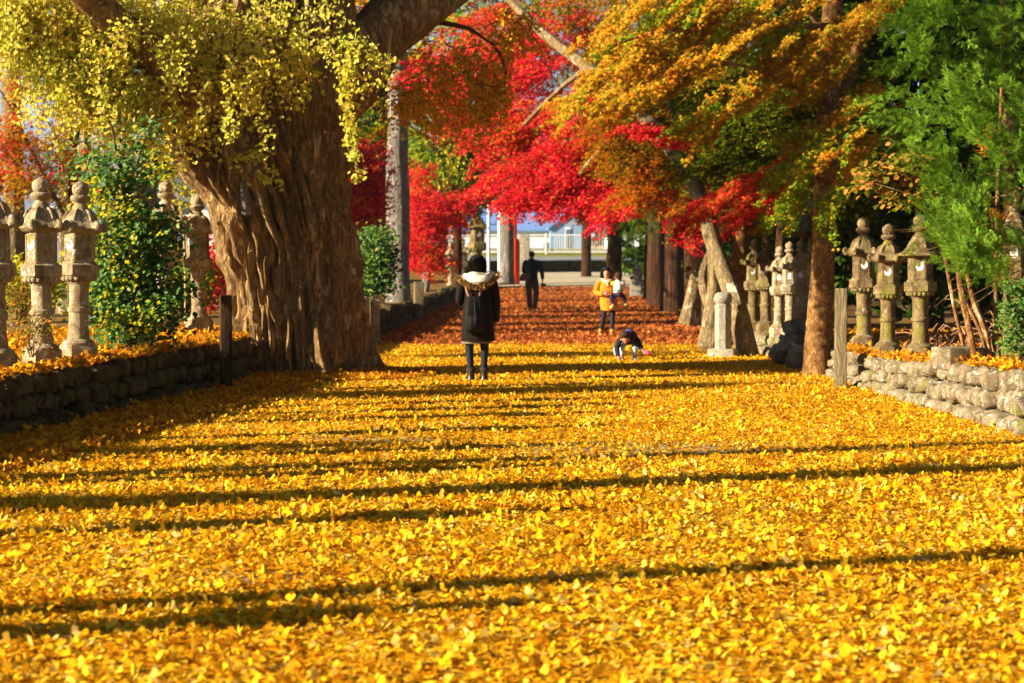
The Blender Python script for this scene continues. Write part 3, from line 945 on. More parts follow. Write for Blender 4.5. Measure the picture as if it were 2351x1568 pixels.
hang([(640, 145, 24.4), (700, 118, 24.3), (760, 98, 24.2), (820, 95, 24.1), (870, 120, 24.1), (905, 150, 24.1)], 62)
hang([(690, 125, 24.3), (705, 180, 24.2), (700, 225, 24.2)], 60)
hang([(760, 110, 24.2), (780, 160, 24.1), (790, 205, 24.0)], 66)
hang([(800, 100, 24.1), (810, 170, 24.0), (800, 240, 23.95), (805, 300, 23.9), (815, 350, 23.9), (825, 412, 23.9)], 74, .07, .045)
hang([(815, 100, 24.1), (795, 200, 24), (800, 280, 23.9), (812, 340, 23.9)], 60, .07, .05)
hang([(850, 120, 24.1), (845, 170, 24), (838, 210, 24)], 60)
hang([(880, 130, 24.1), (880, 165, 24.1), (872, 195, 24)], 50)
hang([(540, 250, 24.4), (590, 300, 24.9), (620, 350, 25.2)], 16)
hang([(545, 362, 25.2), (580, 352, 25.1), (612, 376, 25.0)], 70, .06, .07)
hang([(530, 375, 25.2), (560, 372, 25.1)], 70, .06, .07)
hang([(595, 395, 25.2), (625, 400, 25.1), (642, 425, 25.05)], 46, .06)
leaves(G, "foliage", "ginkgo_leaf", gk, gk.location)
G = []
for X, D, z, rx, rd, rz_, n in [(-5, 29.5, 7.2, 2.4, 1.6, 1.4, 150), (-1.5, 30.5, 7.4, 2.2, 1.6, 1.5, 150), (-3, 31.5, 9.5, 3, 2, 1.6, 150), (-7.5, 29, 8.2, 2, 2, 1.6, 90), (1.2, 31.5, 8.2, 1.6, 1.5, 1.4, 80)]:      # unseen high crown, placed to shade the trees at the right
    m = n * 26
    d = rng.normal(0, 1, (n, 3)); d = norm(d) * (rng.random((n, 1)) ** (1 / 3)) * np.array((rx, rd, rz_)) + np.array((X, D, z))
    P = np.repeat(d, 26, 0) + rng.normal(0, .16, (m, 3)); P[:, 2] -= .5 * rng.random(m)
    G.append(("ginkgo", P, rnd(m) + np.array((-.5, -.5, .3)), np.tile((0, 0, -1.0), (m, 1)) + rnd(m, .5), .09 * rng.uniform(.7, 1.2, m)))
n = 420  # unseen overhead leaf layer, added to block sky light
d = np.stack([rng.uniform(-9, 4.5, n), rng.uniform(2, 34, n), rng.uniform(9.5, 13.5, n)], 1)
m = n * 30
P = np.repeat(d, 30, 0) + rng.normal(0, .42, (m, 3))
G.append(("ginkgo", P, rnd(m) + np.array((-.3, -.3, .8)), rnd(m), .19 * rng.uniform(.7, 1.2, m)))
leaves(G, "added_high_foliage", "ginkgo_leaf_high", gk, gk.location)
hb = MB()
for x, y, z, w in ((-5, 12, 11.5, .22), (0, 16, 12, .2), (3, 24, 11.8, .18), (-7, 22, 11.5, .22), (-1, 6, 11.6, .16)):
    hb.tube([(-2.7, 26.4, 7.5), ((x - 2.7) / 2, (y + 26.4) / 2, 10.2), (x, y, z)], [.42, .3, w], 8, .15, 3, x, sub=4)
hb.tube([(-2.9, 26.2, 5.8), (-2.8, 26.4, 9), (-2.6, 26.6, 13.5)], [.95, .6, .2], 14, .15, 3, 4, sub=4)
hb.build("high_limbs", "ginkgo_bark", gk, origin=gk.location)
# the shaded amber strands on the far limb, over the red maple
G = []
for blob in [(960, 200, 27.4, 70, 60, .6, 16), (1040, 170, 27.8, 80, 70, .7, 22), (1110, 130, 28, 70, 80, .7, 22), (1130, 220, 28, 60, 60, .5, 14), (1030, 250, 27.8, 60, 50, .5, 10), (920, 215, 27.2, 50, 30, .4, 7), (1190, 60, 28.4, 70, 60, .6, 14), (890, 20, 28.2, 70, 50, .5, 16), (820, -10, 28.4, 60, 40, .5, 12), (990, 120, 28.4, 50, 40, .4, 8)]:
    G += twigs(blob, 60, .046, (.3, .7), .8, spread=.07, mb=tw)
hang([(1000, 50, 28), (1075, 65, 28), (1130, 100, 28.2), (1165, 95, 28.4)], 5, r=.045)
hang([(1130, 100, 28.2), (1155, 140, 28.2), (1160, 200, 28.1), (1165, 250, 28)], 20, r=.03)
hang([(850, 240, 27), (900, 205, 27), (980, 160, 27.2), (1060, 130, 27.6), (1130, 145, 28)], 12, r=.012)
leaves(G, "amber_foliage", "ginkgo_leaf_amber", gk, gk.location)
tw.build("branchwork", "twig", gk, origin=gk.location)
tw = MB()


# ------------------------------------------------------------------ other trees
def tree(name, D, bx, by, label, cat="tree", group=None, z=None):
    p = at(bx, by, D)
    if z is not None: p.z = z
    return thing(name, p, label, cat, group)


def limbs(root, mat, specs, name="trunk", rough=.14, n=14):
    mb = MB()
    for i, pts in enumerate(specs): px_tube(mb, pts, n, rough, 6, i * 3.3 + D_seed(root), 2.6)
    return mb.build(name, mat, root, origin=root.location)


def D_seed(o): return (o.location.y * 1.7) % 9


# leaning maple with the red crown over the red path
rm = tree("maple_tree", 31.6, 1712, 818, "leaning pale maple trunk whose bright red crown arches over the red path")
limbs(rm, "maple_bark", [[(1716, 835, 31.6, 58), (1708, 780, 31.6, 47), (1690, 700, 31.7, 43), (1660, 620, 31.9, 40), (1632, 540, 32.2, 37), (1615, 470, 32.6, 34), (1560, 370, 33.4, 36), (1470, 260, 34.6, 32), (1350, 155, 36, 26), (1240, 70, 37, 22), (1150, -20, 38, 16)],
                         [(1615, 480, 32.6, 26), (1590, 380, 33, 20), (1520, 200, 34, 16), (1450, 80, 35, 12)],
                         [(1350, 155, 36, 16), (1290, 200, 37, 12), (1200, 290, 38, 9), (1130, 380, 39, 6)], [(1470, 260, 34.6, 18), (1400, 320, 36, 12), (1330, 400, 37, 8)]], rough=.2)
mv = (-.75, -.25, -.28)
G = []
for b in [(1010, 180, 40, 60, 60, 1.2, 40), (1120, 90, 41, 120, 80, 1.5, 70), (1070, 240, 40, 90, 70, 1.2, 55), (1200, 180, 40, 110, 90, 1.5, 80), (1160, 310, 39, 80, 60, 1.0, 55), (1240, 300, 39, 110, 80, 1.4, 85),
          (1240, 400, 38.5, 110, 70, 1.2, 85), (1150, 400, 39, 60, 40, .8, 26), (1330, 400, 38, 110, 80, 1.2, 80), (1350, 300, 38, 100, 90, 1.4, 70), (1280, 440, 38, 110, 34, .8, 66), (1215, 452, 38, 60, 26, .6, 30), (1370, 450, 37.5, 70, 34, .8, 44),
          (1300, 80, 40, 110, 90, 1.5, 60), (1400, 200, 38, 70, 90, 1.2, 40), (1400, 485, 37, 26, 24, .5, 14), (1450, 440, 36.5, 50, 40, .6, 16), (960, 150, 41, 40, 50, .8, 14)]:
    G.append(sprays(b, 88, .050, mv, (.5, 1.1), .2))
leaves(G, "foliage", "red_leaf", rm, rm.location)
n = 240
d = np.stack([rng.uniform(-6, 6.5, n), rng.uniform(36, 66, n), rng.uniform(9.5, 12.5, n)], 1)
m = n * 30
P = np.repeat(d, 30, 0) + rng.normal(0, .45, (m, 3))
leaves([("star5", P, rnd(m) + np.array((-.3, -.3, .8)), rnd(m), .17 * rng.uniform(.7, 1.2, m))], "added_high_foliage", "shaded_orange_leaf", rm, rm.location)  # unseen leaves added above the path to block sky and warm the shade

# mossy companions of the leaning trunk
cm = tree("maple_tree", 33.6, 1635, 790, "mossy forked trunk just left of the octagonal stone post")
limbs(cm, "maple_bark", [[(1622, 800, 33.6, 50), (1632, 740, 33.6, 44), (1645, 660, 33.7, 40), (1640, 560, 33.8, 34), (1632, 480, 34, 24), (1660, 400, 34, 16)], [(1640, 720, 33.6, 36), (1612, 640, 33.9, 20), (1640, 560, 34.2, 14)], [(1660, 700, 33.6, 40), (1672, 790, 33.3, 34)]], rough=.3)
G = []
for b in [(1580, 470, 35, 60, 50, .8, 22), (1560, 420, 35.5, 60, 40, .8, 18), (1600, 540, 35, 30, 40, .5, 10), (1700, 430, 33, 70, 40, .8, 34), (1760, 400, 31.5, 60, 40, .6, 34), (1680, 460, 32.5, 90, 30, .7, 34), (1500, 400, 36, 60, 40, .8, 20)]:
    G.append(sprays(b, 80, .046, mv, (.4, .9), .16))
leaves(G, "foliage", "red_leaf", cm, cm.location)
cm2 = tree("maple_tree", 37.4, 1590, 755, "thick gnarled stump like trunk at the right edge of the red leaves")
limbs(cm2, "maple_bark", [[(1580, 745, 38, 46), (1592, 680, 38, 38), (1608, 600, 38.2, 26), (1640, 520, 38.5, 20)], [(1610, 740, 38, 34), (1608, 670, 38, 26), (1590, 560, 38.3, 16)]], rough=.35)
# trunk with the V fork, right of the leaning one
vf = tree("maple_tree", 33.2, 1700, 800, "dark forked trunk standing in a V behind the leaning maple")
limbs(vf, "smooth_bark", [[(1735, 800, 34, 26), (1725, 700, 34, 32), (1708, 640, 34, 44), (1700, 600, 34, 40), (1705, 500, 34, 34), (1712, 300, 34, 26)], [(1700, 640, 34, 26), (1690, 590, 34, 22), (1720, 520, 34.2, 20), (1780, 420, 34.6, 17), (1850, 300, 35, 14)]], rough=.15)
G = []
for b in [(1700, 420, 36, 140, 70, 1.4, 60), (1560, 330, 37, 120, 90, 1.4, 60), (1650, 300, 36, 130, 90, 1.5, 64), (1480, 380, 38, 80, 60, 1.0, 34), (1760, 300, 35, 110, 90, 1.4, 50), (1440, 340, 37, 80, 70, 1, 34), (1800, 460, 34, 60, 40, .8, 20), (1660, 180, 37, 140, 90, 1.5, 50), (1440, 120, 38, 90, 110, 1.4, 50), (1350, 20, 39, 100, 50, 1.2, 24)]:
    G.append(sprays(b, 84, .050, mv, (.5, 1.1), .2))
G = [b for b in G]
leaves(G, "foliage", "green_orange_leaf", vf, vf.location)
G = [sprays(b, 90, .047, mv, (.5, 1.0), .17, .03) for b in [(1450, 330, 35, 90, 50, .8, 44), (1520, 370, 35, 100, 40, .8, 44), (1420, 260, 35.5, 70, 50, .8, 30), (1580, 350, 34.6, 80, 40, .8, 30), (1490, 440, 35, 80, 34, .7, 26), (1640, 410, 34, 80, 34, .7, 26), (1540, 300, 35, 70, 50, .8, 24), (1600, 470, 34.4, 60, 30, .6, 14), (1720, 470, 33.5, 60, 30, .5, 12)]]
leaves(G, "shaded_orange_foliage", "shaded_orange_leaf", vf, vf.location)

# straight smooth maple at the right with orange and lime sprays
om = tree("maple_tree", 26.3, 1880, 865, "straight brown maple trunk at the right with sunlit orange and lime sprays", z=0)
limbs(om, "smooth_bark", [[(1877, 885, 26.3, 84), (1878, 850, 26.3, 72), (1880, 780, 26.3, 64), (1888, 640, 26.3, 55), (1892, 480, 26.3, 52), (1898, 300, 26.3, 48), (1905, 120, 26.4, 46), (1915, -60, 26.5, 44), (1925, -250, 26.5, 40)],
                          [(1900, 300, 26.3, 34), (1940, 200, 26.6, 28), (1985, 60, 27, 24), (2040, -80, 27.4, 20)],
                          [(1905, 110, 26.2, 20), (1860, 30, 26, 12), (1780, -30, 25.6, 9)], [(1900, 260, 26.2, 16), (1820, 200, 25.6, 10), (1700, 150, 25, 7), (1560, 160, 24.4, 4)], [(1896, 400, 26.2, 14), (1840, 380, 25.8, 9), (1760, 390, 25.4, 5)],
                          [(1905, 60, 26.2, 18), (1740, 60, 25.4, 12), (1560, 60, 24.8, 7), (1420, 100, 24.2, 4)]], rough=.07, n=20)
dv = (-.80, -.30, -.42)


def ribbon(pts, w, n, D, size=.044, per=85, sub=(.28, .6), width=.07, rd=.35, tmp="star", nrm=(-.45, -.6, .65), njit=.42, droop=.3, spread=.5):
    """a long drooping spray of maple leaves, drawn through pts and built of many small side sprays"""
    px = D / F
    P, Tt = [], []
    q = [np.array(at(x, y, D + .25 * k)) for k, (x, y) in enumerate(pts)]
    seg = [np.linalg.norm(b - a) for a, b in zip(q[:-1], q[1:])]
    for _ in range(n):
        u = rng.random() * sum(seg); k = 0
        while u > seg[k] and k < len(seg) - 1: u -= seg[k]; k += 1
        d = (q[k + 1] - q[k]) / seg[k]
        c = q[k] + d * u + np.array((rng.normal(0, .3) * w * px * .6, rng.normal(0, rd), rng.normal(0, .30) * w * px))
        dd = d + rng.normal(0, spread, 3) * np.array((.5, 1, .35)); dd /= np.linalg.norm(dd)
        side = np.cross(dd, (0, 0, 1.0)); side /= max(np.linalg.norm(side), 1e-6)
        m = int(per * rng.uniform(.5, 1.3)); l = rng.uniform(*sub)
        t = rng.random(m)
        p = c + np.outer(t - .4, dd) * l + np.outer(rng.normal(0, 1, m) * width * (1.1 - .8 * t), side) + rng.normal(0, .022, (m, 3))
        p[:, 2] -= droop * l * t * t
        P.append(p); Tt.append(np.tile(dd * .6 + np.array((0, -.15, -.5)), (m, 1)) + rng.normal(0, .45, (m, 3)))
    P = np.concatenate(P); m = len(P)
    return (tmp, P, np.tile(nrm, (m, 1)) + rnd(m, njit), np.concatenate(Tt), size * rng.uniform(.65, 1.15, m))


zz = lambda *ps: [(1432.6 + x * .3953, y * .3953) for x, y in ps]
G = [ribbon(zz((600, -40), (300, 120), (0, 300), (-160, 380)), 70, 39, 24.6), ribbon(zz((820, -20), (400, 210), (0, 430), (-120, 500)), 60, 42, 24.8), ribbon(zz((1060, 20), (760, 150), (480, 350)), 46, 32, 25.0), ribbon(zz((300, -60), (0, 60), (-200, 180)), 60, 25, 24.6),
     ribbon(zz((660, 240), (380, 380), (80, 570)), 50, 30, 24.5), ribbon(zz((1120, 250), (960, 340), (780, 430)), 44, 25, 25.0), ribbon(zz((1130, 350), (1000, 420), (760, 545)), 26, 15, 24.9), ribbon(zz((1290, 330), (1150, 440), (1000, 555)), 36, 22, 25.0),
     ribbon(zz((740, 480), (560, 620), (370, 750)), 44, 25, 24.5), ribbon(zz((1600, -20), (1420, 90), (1200, 220)), 60, 29, 25.6), ribbon(zz((1480, 500), (1340, 600), (1190, 730), (930, 850)), 38, 37, 25.2), ribbon(zz((1450, 690), (1250, 790), (1050, 880)), 34, 17, 25.3),
     ribbon(zz((500, 330), (250, 470), (20, 560)), 40, 18, 24.6), ribbon(zz((200, 470), (0, 600), (-150, 640)), 40, 13, 24.4), ribbon(zz((900, -40), (640, 60), (420, 150)), 50, 25, 25.2), ribbon(zz((1200, 170), (980, 300), (820, 330)), 36, 15, 25.1), ribbon(zz((60, 330), (-200, 480), (-330, 600)), 34, 17, 24.2), ribbon(zz((-60, 520), (-230, 620), (-400, 640)), 26, 8, 24.2),
     ribbon(zz((1120, 900), (960, 990), (900, 1060)), 26, 8, 25.4), ribbon(zz((1420, 760), (1370, 860), (1280, 960)), 36, 12, 25.2)]
leaves(G, "foliage", "orange_leaf", om, om.location)
G = [ribbon(zz((1180, 850), (1000, 940), (850, 1040)), 44, 30, 25.3, .038), ribbon(zz((1140, 930), (1000, 1060), (900, 1190)), 60, 44, 27.0, .038), ribbon(zz((1420, 860), (1300, 1000), (1170, 1190)), 50, 34, 27.0, .038), ribbon(zz((1560, 640), (1640, 740), (1560, 860)), 70, 20, 26.2, .038), ribbon(zz((1600, 900), (1480, 980), (1400, 1060)), 40, 14, 26, .038),
     ribbon(zz((1130, 770), (1000, 770), (900, 790)), 20, 10, 25.3, .038), ribbon(zz((1100, 1040), (1010, 1130), (960, 1230)), 40, 20, 27.0, .038), ribbon(zz((400, 0), (100, 180), (-80, 260)), 50, 20, 24.6), ribbon(zz((700, 60), (420, 230), (150, 400)), 50, 20, 24.8), ribbon(zz((1000, 140), (760, 260), (560, 320)), 40, 12, 25), ribbon(zz((560, 560), (380, 680), (300, 760)), 40, 10, 24.6), ribbon(zz((1360, 620), (1260, 720), (1120, 830)), 40, 16, 25.1), ribbon(zz((1240, 1080), (1180, 1180), (1150, 1260)), 30, 12, 25.4, .038)]
leaves(G, "green_foliage", "maple_lime_leaf", om, om.location)
G = [ribbon(zz((960, 920), (760, 1040), (480, 1170)), 30, 34, 25.8), ribbon(zz((920, 1060), (780, 1160), (620, 1240)), 34, 22, 25.9), ribbon(zz((620, 1130), (470, 1180), (330, 1260)), 30, 18, 26.4), ribbon(zz((300, 840), (150, 760), (-40, 690)), 26, 16, 25.6)]
leaves(G, "red_foliage", "red_leaf", om, om.location)

# tree behind, its shade painted as a dark olive crown
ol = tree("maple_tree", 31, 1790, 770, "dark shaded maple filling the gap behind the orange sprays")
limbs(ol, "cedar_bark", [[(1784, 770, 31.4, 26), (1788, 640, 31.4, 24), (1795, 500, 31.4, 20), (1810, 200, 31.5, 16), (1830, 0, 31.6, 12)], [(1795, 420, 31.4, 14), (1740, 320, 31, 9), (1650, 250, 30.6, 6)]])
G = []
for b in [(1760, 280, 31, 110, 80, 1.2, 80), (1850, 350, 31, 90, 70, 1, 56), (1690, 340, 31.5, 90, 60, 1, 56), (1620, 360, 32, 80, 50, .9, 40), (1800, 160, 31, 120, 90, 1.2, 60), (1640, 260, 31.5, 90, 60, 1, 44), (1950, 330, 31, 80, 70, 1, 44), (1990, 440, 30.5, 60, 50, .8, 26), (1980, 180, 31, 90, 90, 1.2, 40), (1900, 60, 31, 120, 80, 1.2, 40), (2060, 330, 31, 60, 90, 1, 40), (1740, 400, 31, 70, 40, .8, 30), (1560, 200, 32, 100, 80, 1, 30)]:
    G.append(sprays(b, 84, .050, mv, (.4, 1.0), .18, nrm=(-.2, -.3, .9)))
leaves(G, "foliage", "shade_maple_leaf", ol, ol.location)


def fronds(blobs, per, size, tmps=("frond", "frond2"), upb=.35, spread=.10):
    out = []
    for x, y, D, rx, ry, rd, cnt in blobs:
        c, px = np.array(at(x, y, D)), D / F
        for _ in range(cnt):
            d = rng.normal(0, 1, 3); d /= np.linalg.norm(d)
            p = c + d * rng.random() ** .4 * np.array((rx * px, rd, ry * px))
            o = d * .8 + np.array((-.35, -.3, upb)); o /= np.linalg.norm(o)
            m = int(per * rng.uniform(.6, 1.3))
            P = p + rng.normal(0, spread, (m, 3)) + np.outer(rng.random(m) * .25, o)
            Tp = np.tile(o, (m, 1)) + rnd(m, .38)
            out.append((tmps[rng.integers(len(tmps))], P, rnd(m, 1) + np.array((-.3, -.4, .2)), Tp, size * rng.uniform(.6, 1.2, m)))
    return out


# bright arborvitae at the right edge, several thin stems
av = tree("conifer_shrub", 19.6, 2268, 850, "bright green multi stemmed conifer with feathery sprays at the right frame edge")
limbs(av, "smooth_bark", [[(2262, 858, 19.5, 18), (2240, 820, 19.5, 16), (2222, 740, 19.6, 15), (2205, 660, 19.7, 14), (2195, 560, 19.8, 10), (2190, 420, 19.8, 8)], [(2275, 850, 19.6, 15), (2262, 760, 19.6, 16), (2235, 690, 19.6, 14), (2215, 600, 19.7, 10)],
                          [(2275, 845, 19.7, 14), (2285, 760, 19.7, 13), (2286, 660, 19.7, 11), (2290, 450, 19.7, 9), (2300, 200, 19.7, 8)], [(2278, 850, 19.8, 12), (2250, 760, 19.9, 9), (2215, 690, 20, 8)]], name="stems", rough=.12, n=10)
def plumes(blobs, size, L=(.22, .5), per=54, dirv=(-.45, -.25, .75), tmps=("frond", "frond2"), jit=.42):
    """feathery upright sprays: a bent axis with small fronds to both sides in one plane"""
    out = []
    for x, y, D, rx, ry, rd, cnt in blobs:
        c, px = np.array(at(x, y, D)), D / F
        for _ in range(cnt):
            e = rng.normal(0, 1, 3); e /= np.linalg.norm(e)
            p = c + e * rng.random() ** .5 * np.array((rx * px, rd, ry * px))
            a = np.array(dirv) + rng.normal(0, jit, 3); a /= np.linalg.norm(a)
            n_ = np.cross(a, rng.normal(0, 1, 3) + np.array((.6, -.9, 0))); n_ /= np.linalg.norm(n_)
            sd_ = np.cross(n_, a)
            l = rng.uniform(*L); m = int(per * l / .36)
            t = rng.random(m) ** .8
            s_ = np.where(rng.random(m) < .5, -1, 1)
            P = p + np.outer(t * l, a) + np.outer(s_ * .035 * (1 - t), sd_) + rng.normal(0, .012, (m, 3))
            P[:, 2] -= .10 * t * t
            Tp = a * .75 + np.outer(s_ * (1 - .75 * t), sd_) + rng.normal(0, .18, (m, 3)); Tp[:, 2] -= .25 * t
            out.append((tmps[rng.integers(len(tmps))], P, np.tile(n_, (m, 1)) + rnd(m, .35), Tp, size * (1.15 - .55 * t) * rng.uniform(.8, 1.15, m)))
    return out


G = plumes([(*zz((x, y))[0], D, rx * .395, ry * .395, rd, n) for x, y, D, rx, ry, rd, n in [(2000, 600, 19.2, 90, 90, .25, 16), (2110, 700, 19.2, 110, 90, .3, 18), (2060, 800, 19.1, 100, 60, .25, 10), (1870, 960, 19.1, 70, 80, .25, 14), (1900, 1090, 19.1, 110, 80, .25, 20), (2000, 1210, 19.1, 110, 80, .25, 20), (1870, 1290, 19.1, 100, 70, .25, 16),
            (2010, 1360, 19.1, 120, 90, .3, 22), (1950, 1490, 19.1, 120, 80, .25, 18), (2060, 1590, 19.1, 120, 70, .25, 16), (2160, 1640, 19.1, 110, 50, .25, 10), (2240, 870, 19.2, 110, 110, .3, 18), (2290, 640, 19.2, 60, 110, .3, 12), (2300, 1150, 19.2, 70, 130, .3, 14), (2200, 1000, 19.3, 100, 80, .3, 12), (2150, 1480, 19.3, 120, 100, .3, 16), (2300, 1450, 19.3, 80, 120, .3, 14), (2400, 900, 19.4, 100, 400, .5, 30)]], .062)
leaves(G, "foliage", "conifer_leaf", av, av.location)
mb = MB()
for _ in range(60):
    p = Vector(at(random.uniform(2215, 2345), random.uniform(430, 660), 19.6)); d = Vector((random.gauss(-.15, .25), random.gauss(-.1, .15), random.gauss(.05, .15)))
    mb.tube([p, p + d * .6 + Vector((0, 0, .02)), p + d * 1.2], [.006, .004, .002], 4)
G = plumes([(2300, 520, 19.25, 40, 60, .3, 9), (2330, 640, 19.2, 30, 40, .25, 6), (2290, 360, 19.4, 40, 60, .3, 5), (2240, 560, 19.3, 40, 60, .25, 4)], .055, (.15, .3), 40)
leaves(G, "browned_sprays", "rust_fallen", av, av.location)
mb.build("dead_sprigs", "smooth_bark", av, origin=av.location)
# second, taller conifer behind it
ac = tree("conifer_tree", 21.8, 2330, 800, "tall dark green conifer reaching the top right corner of the view")
limbs(ac, "cedar_bark", [[(2330, 830, 22, 46), (2325, 600, 22, 42), (2320, 300, 22, 36), (2310, 0, 22, 30), (2300, -300, 22, 20)], [(2320, 100, 22, 14), (2200, 60, 21.6, 9), (2110, 90, 21.3, 5)], [(2320, 220, 22, 14), (2200, 170, 21.6, 8), (2120, 170, 21.3, 5)], [(2320, 330, 22, 12), (2200, 290, 21.6, 8), (2120, 290, 21.3, 4)]])
G = plumes([(2142, 45, 21.3, 50, 30, .3, 18), (2110, 148, 21.3, 40, 30, .3, 12), (2126, 285, 21.3, 40, 36, .3, 14), (2200, 60, 21.5, 60, 50, .4, 18), (2290, 60, 21.6, 80, 70, .5, 22), (2200, 165, 21.5, 50, 36, .4, 12), (2290, 160, 21.7, 70, 50, .5, 16), (2180, 290, 21.6, 50, 40, .4, 12),
            (2160, 0, 21.4, 70, 30, .4, 12), (2370, 120, 21.6, 50, 130, .5, 18), (2140, 370, 22, 46, 40, .4, 10), (2090, 60, 21.8, 30, 50, .4, 8), (2260, -60, 21.6, 140, 50, .6, 20), (2110, 420, 22.4, 50, 50, .5, 10), (2260, 260, 22, 60, 60, .5, 12), (2050, 240, 22.6, 40, 50, .4, 8)], .092, (.3, .65), 30, (-.6, -.3, .25))
leaves(G, "foliage", "conifer_leaf", ac, ac.location)
# shrub with salmon tinted leaves
sb = tree("shrub", 20.6, 2150, 830, "thin shrub with salmon and olive leaves in front of the hat roofed lantern")
limbs(sb, "smooth_bark", [[(2225, 842, 20.3, 9), (2190, 700, 20.3, 8), (2155, 520, 20.3, 7), (2128, 462, 20.3, 7), (2060, 440, 20.3, 6), (2020, 415, 20.2, 4), (1975, 405, 20.2, 3)], [(2128, 462, 20.3, 5), (2090, 420, 20.3, 4), (2050, 370, 20.3, 3)], [(2140, 480, 20.3, 4), (2110, 400, 20.3, 3)]], name="stems", n=8)
G = []
for b in [(2040, 415, 20.3, 50, 20, .3, 22), (2080, 390, 20.3, 40, 30, .3, 20), (2010, 400, 20.2, 36, 14, .25, 12), (2100, 430, 20.3, 36, 26, .3, 14), (2060, 450, 20.2, 24, 14, .2, 6), (2110, 370, 20.4, 30, 24, .3, 10)]:
    G.append(sprays(b, 18, .075, (-.7, -.3, .2), (.2, .45), .10, .04, .6, droop=.2, tmp="oval"))
leaves(G, "foliage", "salmon_leaf", sb, sb.location)
# small dark shrub bottom right and dry brush behind the stems
sb2 = tree("shrub", 17.9, 2345, 780, "small dark green shrub hanging over the wall at the right frame edge")
mb = MB(); px_tube(mb, [(2350, 845, 17.9, 10), (2340, 760, 17.9, 8), (2330, 690, 17.9, 5)], 8); px_tube(mb, [(2352, 840, 17.9, 8), (2360, 700, 17.9, 6), (2350, 660, 17.9, 4)], 8); mb.build("stems", "smooth_bark", sb2, origin=sb2.location)
G = []
for b in [(2335, 720, 17.8, 30, 40, .2, 24), (2330, 780, 17.8, 20, 30, .2, 10), (2350, 680, 17.8, 40, 40, .2, 16)]:
    G.append(sprays(b, 26, .04, (-.4, -.2, .7), (.15, .35), .06, .03, .6, tmp="oval"))
leaves(G, "foliage", "camellia_leaf", sb2, sb2.location)
db = thing("dry_bush", gl((5.9, 24.5), zr), "heap of dry pinkish brush behind the right hand lanterns", "bush")
mb = MB()
for i in range(170):
    a, r = random.uniform(0, 6.28), random.random() ** .5
    p = Vector((1.0 * r * math.cos(a) - .1, .8 * r * math.sin(a), random.uniform(0, .7) * (1.1 - r)))
    d = Vector((random.gauss(0, .2), random.gauss(0, .2), random.gauss(.05, .12)))
    mb.tube([p, p + d * .6 + Vector((0, 0, .05)), p + d], [.009, .007, .003], 4)
t = NT("dry_brush"); M["dry_brush"] = t.surf(t.ramp(t.n("NewGeometry").outputs["Random Per Island"], [(0, (.14, .06, .03)), (.6, (.34, .16, .09)), (1, (.44, .26, .13))]), .9)
mb.build("branches", "dry_brush", db)
db["label"] = "heap of dry pinkish brush behind the right hand lanterns"

# left: maple, camellia, slender yellow tree
lm = tree("maple_tree", 29.5, 150, 760, "loose maple with orange, red and green leaves against the sky behind the left lanterns", z=.4)
limbs(lm, "twig", [[(170, 800, 29.5, 20), (160, 600, 29.5, 16), (165, 400, 29.5, 12), (190, 250, 29.5, 8), (220, 180, 29.5, 4)], [(160, 520, 29.5, 10), (90, 380, 29.4, 7), (20, 240, 29.3, 4), (-20, 180, 29.3, 3)], [(165, 450, 29.5, 9), (240, 330, 29.4, 6), (300, 280, 29.3, 3)], [(160, 480, 29.5, 8), (60, 420, 29.4, 6), (-60, 380, 29.3, 4)], [(165, 380, 29.5, 6), (110, 280, 29.4, 4), (60, 200, 29.4, 3)]], rough=.1, n=9)
G = []
for b in [(40, 210, 29.3, 50, 40, .5, 6), (80, 270, 29.3, 60, 40, .5, 6), (30, 330, 29.3, 70, 60, .6, 18), (110, 350, 29.3, 70, 50, .6, 16), (60, 400, 29.3, 80, 40, .6, 16), (160, 300, 29.3, 60, 50, .6, 3), (180, 400, 29.3, 60, 50, .6, 10), (20, 440, 29.3, 60, 30, .5, 5), (250, 420, 29.3, 50, 40, .5, 6), (110, 450, 29.3, 50, 40, .5, 6), (130, 210, 29.3, 40, 30, .4, 2), (240, 350, 29.4, 40, 50, .4, 3), (-60, 380, 29.3, 80, 120, .8, 13)]:
    G.append(sprays(b, 52, .045, (.2, -.3, -.3), (.3, .8), .16, .06, .9, tmp="star"))
leaves(G, "foliage", "orange_leaf", lm, lm.location)
G = []
for b in [(30, 350, 29.0, 60, 40, .4, 6), (10, 300, 29, 40, 60, .4, 5), (60, 200, 29.0, 40, 24, .4, 3), (90, 400, 29, 60, 30, .4, 4), (20, 395, 29, 40, 30, .4, 3), (215, 400, 29, 26, 22, .3, 2)]:
    G.append(sprays(b, 52, .045, (.2, -.3, -.3), (.3, .8), .16, .06, .9))
leaves(G, "red_foliage", "red_leaf", lm, lm.location)

